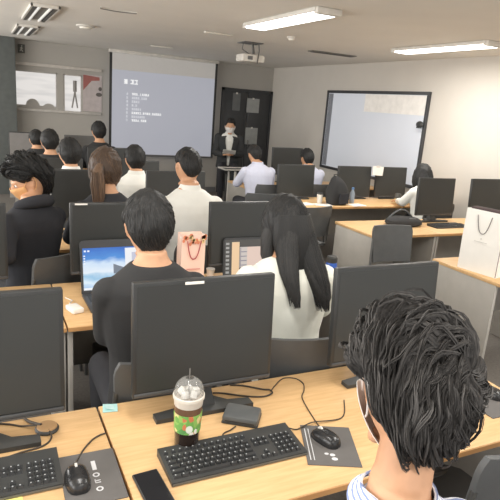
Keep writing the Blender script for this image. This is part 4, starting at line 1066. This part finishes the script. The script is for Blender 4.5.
# teal sticky note
t = thing('sticky_note', 'folded pale teal sticky note on the joint of the two front desks', 'note', (.367, 1.716, DZ), -.1)
b = MB(); b.add([(-.026, -.022, .001), (.024, -.024, .001), (.027, .018, .004), (-.022, .022, .006), (-.026, -.022, .003), (.024, -.024, .003), (.027, .018, .006), (-.022, .022, .008)], [(0, 3, 2, 1), (4, 5, 6, 7), (0, 1, 5, 4), (1, 2, 6, 5), (2, 3, 7, 6), (3, 0, 4, 7)]); b.build('paper', mat('teal paper', srgb(176, 218, 216), .8), t)
b = MB(); b.box((-.018, -.018, .008), (.012, .010, .0088), 0, Matrix.Rotation(.25, 4, 'Y')); b.build('folded_flap', mat('teal paper light', srgb(196, 228, 226), .8), t)
# yellow note under left keyboard
t = thing('sticky_note', 'yellow note at the lower left corner below the keyboard', 'note', (.012, 1.325, DZ))
b = MB(); b.box((-.06, -.04, .0006), (.05, .032, .0016)); b.build('paper', mat('yellow paper', srgb(236, 222, 130), .8), t)
# cable grommet
t = thing('cable_grommet', 'round desk cable cover beside the left monitor stand', 'cable cover', (.155, 1.655, DZ))
b = MB(); b.lathe([(.036, .0005), (.037, .006), (.033, .012)], 28); b.build('ring', M_BLACK, t)
b = MB(); b.lathe([(.032, .011), (.030, .0155), (.01, .017)], 28); b.build('cover', mat('tan cover', srgb(176, 140, 98), .5), t)

def cable(pts, label, r=.0032, m=M_CABLE, z0=DZ):
    """smoothed cord lying on a surface"""
    P = [Vector((p[0], p[1], (p[2] if len(p) > 2 else z0 + r + .0006))) for p in pts]; out = []
    for i in range(len(P) - 1):
        a, b_, c, d = P[max(i - 1, 0)], P[i], P[i + 1], P[min(i + 2, len(P) - 1)]
        for k in range(8):
            u = k / 8; out.append(.5 * ((2 * b_) + (c - a) * u + (2 * a - 5 * b_ + 4 * c - d) * u * u + (3 * b_ - a - 3 * c + d) * u ** 3))
    out.append(P[-1])
    b = MB(); b.tube(out, r, 8); o = b.build('cable', m); tag(o, label, 'cable', 'dark cables on the desks'); return o
cable([(.745, 1.70), (.778, 1.689), (.851, 1.642), (.916, 1.618), (.959, 1.63), (.962, 1.655), (.936, 1.669), (.879, 1.715), (.83, 1.737)], 'looping dark cable behind the grey drive under the front monitor')
cable([(.962, 1.646), (1.0, 1.681), (1.058, 1.722), (1.105, 1.707), (1.115, 1.661), (1.09, 1.612), (1.055, 1.568), (1.032, 1.487), (1.012, 1.385), (1.0, 1.352, DZ + .02)], 'thin dark cord leading down to the mouse right of the front keyboard', .0022)
cable([(.892, 1.397, DZ + .012), (.925, 1.389), (.95, 1.388, DZ + .009), (1.0, 1.40, DZ + .009), (1.12, 1.40), (1.2, 1.5)], 'short keyboard cord running behind the front mouse pad', .0022)
cable([(.735, 1.468, DZ + .006), (.71, 1.457), (.684, 1.448), (.667, 1.425), (.666, 1.41)], 'short cord from the grey drive to the front keyboard', .0025)
cable([(.205, 1.424, DZ + .018), (.222, 1.466), (.246, 1.509), (.277, 1.548), (.303, 1.566), (.322, 1.571)], 'curved cord of the large left mouse', .0028)
cable([(.005, 1.738), (.049, 1.717), (.083, 1.695), (.135, 1.665, DZ + .016)], 'cord from the left monitor entering the cable cover', .003)
cable([(.092, 1.742), (.106, 1.712), (.138, 1.662, DZ + .017)], 'thick cord beside the left monitor entering the cable cover', .0045)
cable([(-.02, 1.522), (.021, 1.537), (.07, 1.552), (.135, 1.566), (.162, 1.60), (.158, 1.632, DZ + .014)], 'cord curving from the left keyboard past the monitor stand', .003)

# row two: pink bag, charger, bottle
def paper_bag(name, label, loc, rz, w, d, h, m, inner, handle_m, extras, grp=None, hw=.5, flip=1, hdrop=.10):
    t = thing(name, label, 'bag', loc, rz, grp)
    b = MB(); th = .003; k = .0015
    o = [(-w / 2, -d / 2), (w / 2, -d / 2), (w / 2, d / 2), (-w / 2, d / 2)]
    rings = []
    for z in (0, h * .5, h):
        f = k * math.sin(PI * z / h)
        rings.append([(-w / 2 - f, -d / 2 - f, z), (0, -d / 2 - f * 1.6, z), (w / 2 + f, -d / 2 - f, z), (w / 2 - d * .10 * (z / h), 0, z), (w / 2 + f, d / 2 + f, z), (0, d / 2 + f, z), (-w / 2 - f, d / 2 + f, z), (-w / 2 + d * .10 * (z / h), 0, z)])
    inn = [[(x * (1 - 2 * th / w), y * (1 - 2 * th / d), max(z, .004)) for x, y, z in r] for r in rings[::-1]]
    b.loft(rings + inn); b.build('bag_body', m, t, smooth=False)
    b = MB(); iw, idp = w * .93, d * .80; b.box((-iw / 2, -idp / 2, h * .90), (iw / 2, idp / 2, h * .93)); b.build('bag_contents', inner, t)
    for e in (-1, 1):
        b = MB(); pts = []
        for i in range(15):
            u = i / 14; x = -w * .5 * hw + w * hw * u
            z = h - .035 - hdrop * (1 - abs(2 * u - 1) ** 2.6)
            pts.append((x, e * (d / 2 + .010), z))
        b.tube(pts, .0032, 8); b.build('handle', handle_m, t)
    extras(t, w, d, h); return t
def pink_extras(t, w, d, h):
    b = MB(); b.box((-w * .30, -d / 2 - .0125, h * .30), (w * .30, -d / 2 - .0105, h * .325)); b.build('printed_line', mat('pink print', srgb(222, 160, 150), .7), t)
    b = MB(); rg = random.Random(2)
    for k in range(16):
        x = -w * .48 + w * .96 * rg.random(); z = h * rg.uniform(.80, .985); r = rg.uniform(.006, .013)
        n = 10; b.add([(x + r * math.cos(2 * PI * i / n), -d / 2 - .0095, z + r * 1.2 * math.sin(2 * PI * i / n)) for i in range(n)], [tuple(range(n))])
    b.build('flower_print', mat('coral flower print', srgb(222, 138, 104), .7), t, recalc=False)
    b = MB()
    for k in range(9):
        x = -w * .46 + w * .92 * rg.random(); z = h * rg.uniform(.82, .97); r = rg.uniform(.005, .010)
        n = 10; b.add([(x + r * math.cos(2 * PI * i / n), -d / 2 - .0102, z + r * math.sin(2 * PI * i / n)) for i in range(n)], [tuple(range(n))])
    b.build('leaf_print', mat('yellow print', srgb(240, 208, 150), .7), t, recalc=False)
paper_bag('paper_bag', 'pale pink paper bag with coral flowers and a red cord handle', (1.105, 2.98, DZ), .0, .145, .08, .30, mat('pale pink paper', srgb(248, 216, 200), .7, var=.02), M_WHITE, mat('red cord', srgb(176, 70, 74), .6), pink_extras, hw=.58, hdrop=.11)
t = thing('power_adapter', 'white power adapter at the left of the blue-wallpaper laptop', 'adapter', (.39, 2.66, DZ), .3)
b = MB(); b.box((-.03, -.045, .001), (.03, .045, .028), .008); b.build('case', M_WHITE, t)
b = MB(); b.tube([(0, .045, .015), (.015, .09, .01), (.05, .13, .005), (.04, .19, .004)], .003, 8); b.build('cord', M_OFFW, t)
t = thing('bottle', 'tall blue drink bottle at the right end of the second desk', 'bottle', (1.868, 2.62, DZ))
b = MB(); b.lathe([(.030, .001), (.034, .006), (.034, .17), (.031, .185)], 28); b.build('bottle_body', mat('blue steel', srgb(50, 92, 178), .3, var=.1), t)
b = MB(); b.lathe([(.031, .184), (.032, .19), (.032, .215), (.026, .222)], 28); b.build('cap', M_BLACK, t)
t = thing('paper_cup', 'small white cup beside the peach-window laptop', 'cup', (1.255, 3.02, DZ))
b = MB(); b.lathe([(.020, .001), (.026, .055), (.027, .056)], 20); b.build('cup_body', M_WHITE, t)
b = MB(); b.lathe([(.0275, .054), (.0275, .060), (.022, .063)], 20); b.build('lid', M_OFFW, t)
# tower computer and shoes under the second row
t = thing('computer_tower', 'dark computer tower on the floor under the second row', 'computer', (.62, 2.80, 0))
b = MB(); b.box((-.09, -.13, .012), (.09, .17, .40), .008); b.build('case', M_BLACK, t)
b = MB(); b.box((-.085, -.137, .02), (.085, -.129, .39), .003); b.build('front_panel', M_KEY, t)
for ex in (-.07, .07):
    b = MB(); b.box((ex - .012, -.11, 0), (ex + .012, .15, .013)); b.build('foot', M_GREY, t)

# right block: white bag and small things
M_BAGIN = mat('dark bag lining', srgb(74, 60, 60), .8)
def white_extras(t, w, d, h):
    b = MB(); b.box((-.05, -d / 2 - .0125, h * .50), (.05, -d / 2 - .0108, h * .512)); b.box((-.004, -d / 2 - .0125, h * .545), (.006, -d / 2 - .0108, h * .57)); b.build('faint_emblem', mat('faint grey print', srgb(214, 210, 204), .8), t)
    b = MB(); b.box((w / 2 - .004, -d / 2 - .003, .005), (w / 2 + .001, -d / 2 - .0005, h - .004)); b.build('side_fold', mat('grey fold', srgb(150, 138, 138), .8), t)
    b = MB(); b.box((-w / 2 + .01, -d * .30, h * .92), (w / 2 - .01, d * .34, h + .012), .012); b.build('wrapped_item', M_BAGIN, t)
paper_bag('shopping_bag', 'large white paper shopping bag standing on the right-hand desk', (3.285, 2.735, DZ), -PI / 2 + .17, .31, .13, .455, mat('white bag paper', srgb(244, 241, 234), .7, var=.02), M_BAGIN, mat('grey cord', srgb(128, 122, 120), .7), white_extras, hw=.36, hdrop=.13)
# backpack
t = thing('backpack', 'black backpack with a peaked top on the desk below the whiteboard', 'backpack', (3.79, 5.36, DZ), .25); t.scale = (1.08, 1.1, 1.14)
b = MB(); rings = []
for z, sx, sy, ox in ((.002, .12, .07, 0), (.05, .135, .085, 0), (.15, .125, .08, -.005), (.22, .09, .065, -.02), (.27, .05, .045, -.045), (.295, .015, .02, -.06)):
    rings.append([(ox + sx * math.copysign(abs(math.cos(q)) ** .6, math.cos(q)), sy * math.copysign(abs(math.sin(q)) ** .6, math.sin(q)), z) for q in [2 * PI * j / 24 for j in range(24)]])
b.loft(rings); b.build('pack_body', M_TEEB, t)
b = MB(); b.loft([[(q[0] * .62, -.085 - .02 * k, q[1]) for q in [(-.11, .02), (.11, .02), (.12, .07), (.10, .125), (-.10, .125), (-.12, .07)]] for k in (0, 1)]); b.build('front_pocket', M_NAVY, t)
b = MB(); b.tube([(-.08, 0, .26), (-.09, 0, .31), (-.03, 0, .315), (-.02, 0, .255)], .007, 8); b.build('handle', M_BLACK, t)
for e in (-1, 1):
    b = MB(); b.tube([(e * .05, .075, .20), (e * .07, .10, .14), (e * .07, .10, .07), (e * .06, .08, .02)], .011, 8); b.build('strap', M_BLACK, t)
t = thing('paper_cup', 'white paper cup with dark lid left of the backpack', 'cup', (3.60, 5.44, DZ))
b = MB(); b.lathe([(.028, .001), (.038, .105), (.039, .108)], 20); b.build('cup_body', M_WHITE, t)
b = MB(); b.lathe([(.040, .106), (.040, .118), (.03, .126)], 20); b.build('lid', M_BLACK, t)
for k, (x, y, rz, lab) in enumerate(((3.36, 5.36, .2, 'white papers in front of the monitor left of the backpack'), (3.56, 5.30, -.3, 'white sheet lying left of the backpack'), (4.02, 5.27, .1, 'white paper just right of the backpack'))):
    t = thing('paper_stack', lab, 'paper', (x, y, DZ), rz, 'loose papers below the whiteboard')
    for q in range(2):
        b = MB(); b.box((-.10, -.07, .001 + .004 * q), (.10, .07, .004 + .004 * q), 0, rotZ(.12 * q)); b.build('sheet', M_WHITE, t)
t = thing('water_bottle', 'clear water bottle standing right of the backpack', 'bottle', (4.05, 5.42, DZ))
b = MB(); b.lathe([(.030, .001), (.032, .01), (.032, .12), (.014, .16), (.013, .17)], 20); b.build('bottle_body', mat('bluish clear plastic', srgb(160, 172, 184), .15, alpha=.75), t)
b = MB(); b.lathe([(.016, .168), (.016, .19), (.012, .192)], 16); b.build('cap', mat('blue cap', srgb(88, 128, 176), .5), t)
t = thing('coffee_cup', 'small beige cup with dark lid left of the bob-haired woman', 'cup', (4.745, 5.40, DZ))
b = MB(); b.lathe([(.032, .001), (.042, .06), (.043, .062)], 20); b.build('cup_body', mat('beige cup', srgb(206, 190, 140), .6), t)
b = MB(); b.lathe([(.044, .06), (.044, .09), (.036, .12), (.02, .125)], 20); b.build('lid', mat('dark cup lid', srgb(84, 84, 80), .5), t)
# black handbag lying on the desk behind the empty chair
t = thing('handbag', 'flat black handbag with an arched handle behind the empty charcoal chair', 'bag', (3.84, 4.24, DZ), -.15)
b = MB(); rings = []
for z, k in ((.001, .85), (.02, 1), (.05, .96), (.075, .75), (.085, .3)):
    rings.append([(.21 * k * math.cos(q) * (1 if math.cos(q) > 0 else .95), .13 * k * math.sin(q), z) for q in [2 * PI * j / 28 for j in range(28)]])
b.loft(rings); b.build('bag_body', M_TEEB, t)
b = MB(); b.tube([(-.14 + .28 * i / 14, .05, .06 + .085 * math.sin(PI * i / 14)) for i in range(15)], .011, 8); b.build('handle', M_CHAIRG, t)
b = MB(); b.box((.02, -.08, .076), (.10, -.06, .082), .002); b.build('clasp', M_STEEL, t)
# keyboards at the right-hand monitors
keyboard(4.30, 4.10, .0, 'black keyboard below the monitor of the far woman in white', w=.40)
# white paper bag next to the hoodie
t = thing('paper_bag', 'white paper bag with dark print behind the hooded person', 'bag', (.395, 4.15, DZ), 0)
b = MB(); b.loft([[(-.05, -.03, 0), (.05, -.03, 0), (.05, .03, 0), (-.05, .03, 0)], [(-.052, -.035, .25), (.052, -.035, .25), (.052, .035, .25), (-.052, .035, .25)], [(-.045, -.03, .50), (.048, -.03, .50), (.048, .03, .50), (-.045, .03, .50)]]); b.build('bag_body', mat('bright white paper', srgb(238, 238, 236), .8), t, smooth=False)
b = MB()
for k in range(3): b.box((-.03 + .022 * k, -.0365, .255), (-.014 + .022 * k, -.034, .31))
b.build('dark_print', mat('faded black print', srgb(110, 110, 112), .8), t)

# ================================================================ LIGHT, WORLD, CAMERA
w = bpy.data.worlds.new('room ambience'); SC.world = w; w.use_nodes = True
bg = w.node_tree.nodes['Background']; bg.inputs['Color'].default_value = (1.0, .985, .965, 1); bg.inputs['Strength'].default_value = 1.25
def area(name, loc, sx, sy, power, col=(1, .97, .92), rot=(0, 0, 0)):
    l = bpy.data.lights.new(name, 'AREA'); l.shape = 'RECTANGLE'; l.size = sx; l.size_y = sy; l.energy = power; l.color = col
    o = bpy.data.objects.new(name, l); COL.objects.link(o); o.location = loc; o.rotation_euler = rot; return o
area('ceiling_lamp', (2.5, 4.6, ZC - .07), .22, 1.25, 34)
area('ceiling_lamp', (4.55, 4.8, ZC - .07), .22, 1.3, 34)
area('ceiling_lamp', (2.5, 1.0, ZC - .03), .25, 1.3, 34)
area('ceiling_lamp', (4.5, 1.0, ZC - .03), .25, 1.3, 34)
area('ceiling_lamp', (.4, 1.2, ZC - .03), .25, 1.3, 26)
area('ceiling_lamp', (.8, -.9, ZC - .03), 1.2, .5, 20)

for k, yy in enumerate((-.25, 2.25, 4.75, 7.25, 9.4)):     # fill lamps added along the unseen left side to brighten the ceiling
    area('window_daylight', (XL - .05, yy, 1.6), 1.4, (2.2 if k < 4 else 1.6), (50, 52, 60, 72, 50)[k], (1, .985, .96), (0, -PI / 2, 0))
cam = bpy.data.cameras.new('camera'); co = bpy.data.objects.new('camera', cam); COL.objects.link(co); SC.camera = co
yaw, pitch, roll, fpx = math.radians(26.66), math.radians(14.63), math.radians(4.45), 550
fw = Vector((math.sin(yaw) * math.cos(pitch), math.cos(yaw) * math.cos(pitch), -math.sin(pitch)))
rt = Vector((math.cos(yaw), -math.sin(yaw), 0)); up = rt.cross(fw)
r2 = rt * math.cos(roll) + up * math.sin(roll); u2 = up * math.cos(roll) - rt * math.sin(roll)
co.matrix_world = Matrix(((r2.x, u2.x, -fw.x, 0), (r2.y, u2.y, -fw.y, 0), (r2.z, u2.z, -fw.z, H), (0, 0, 0, 1)))
cam.sensor_fit = 'HORIZONTAL'; cam.sensor_width = 36; cam.lens = 36 * fpx / 500; cam.clip_start = .02; cam.clip_end = 60
SC.view_settings.view_transform = 'Standard'; SC.view_settings.look = 'None'; SC.view_settings.exposure = 0; SC.view_settings.gamma = 1.0
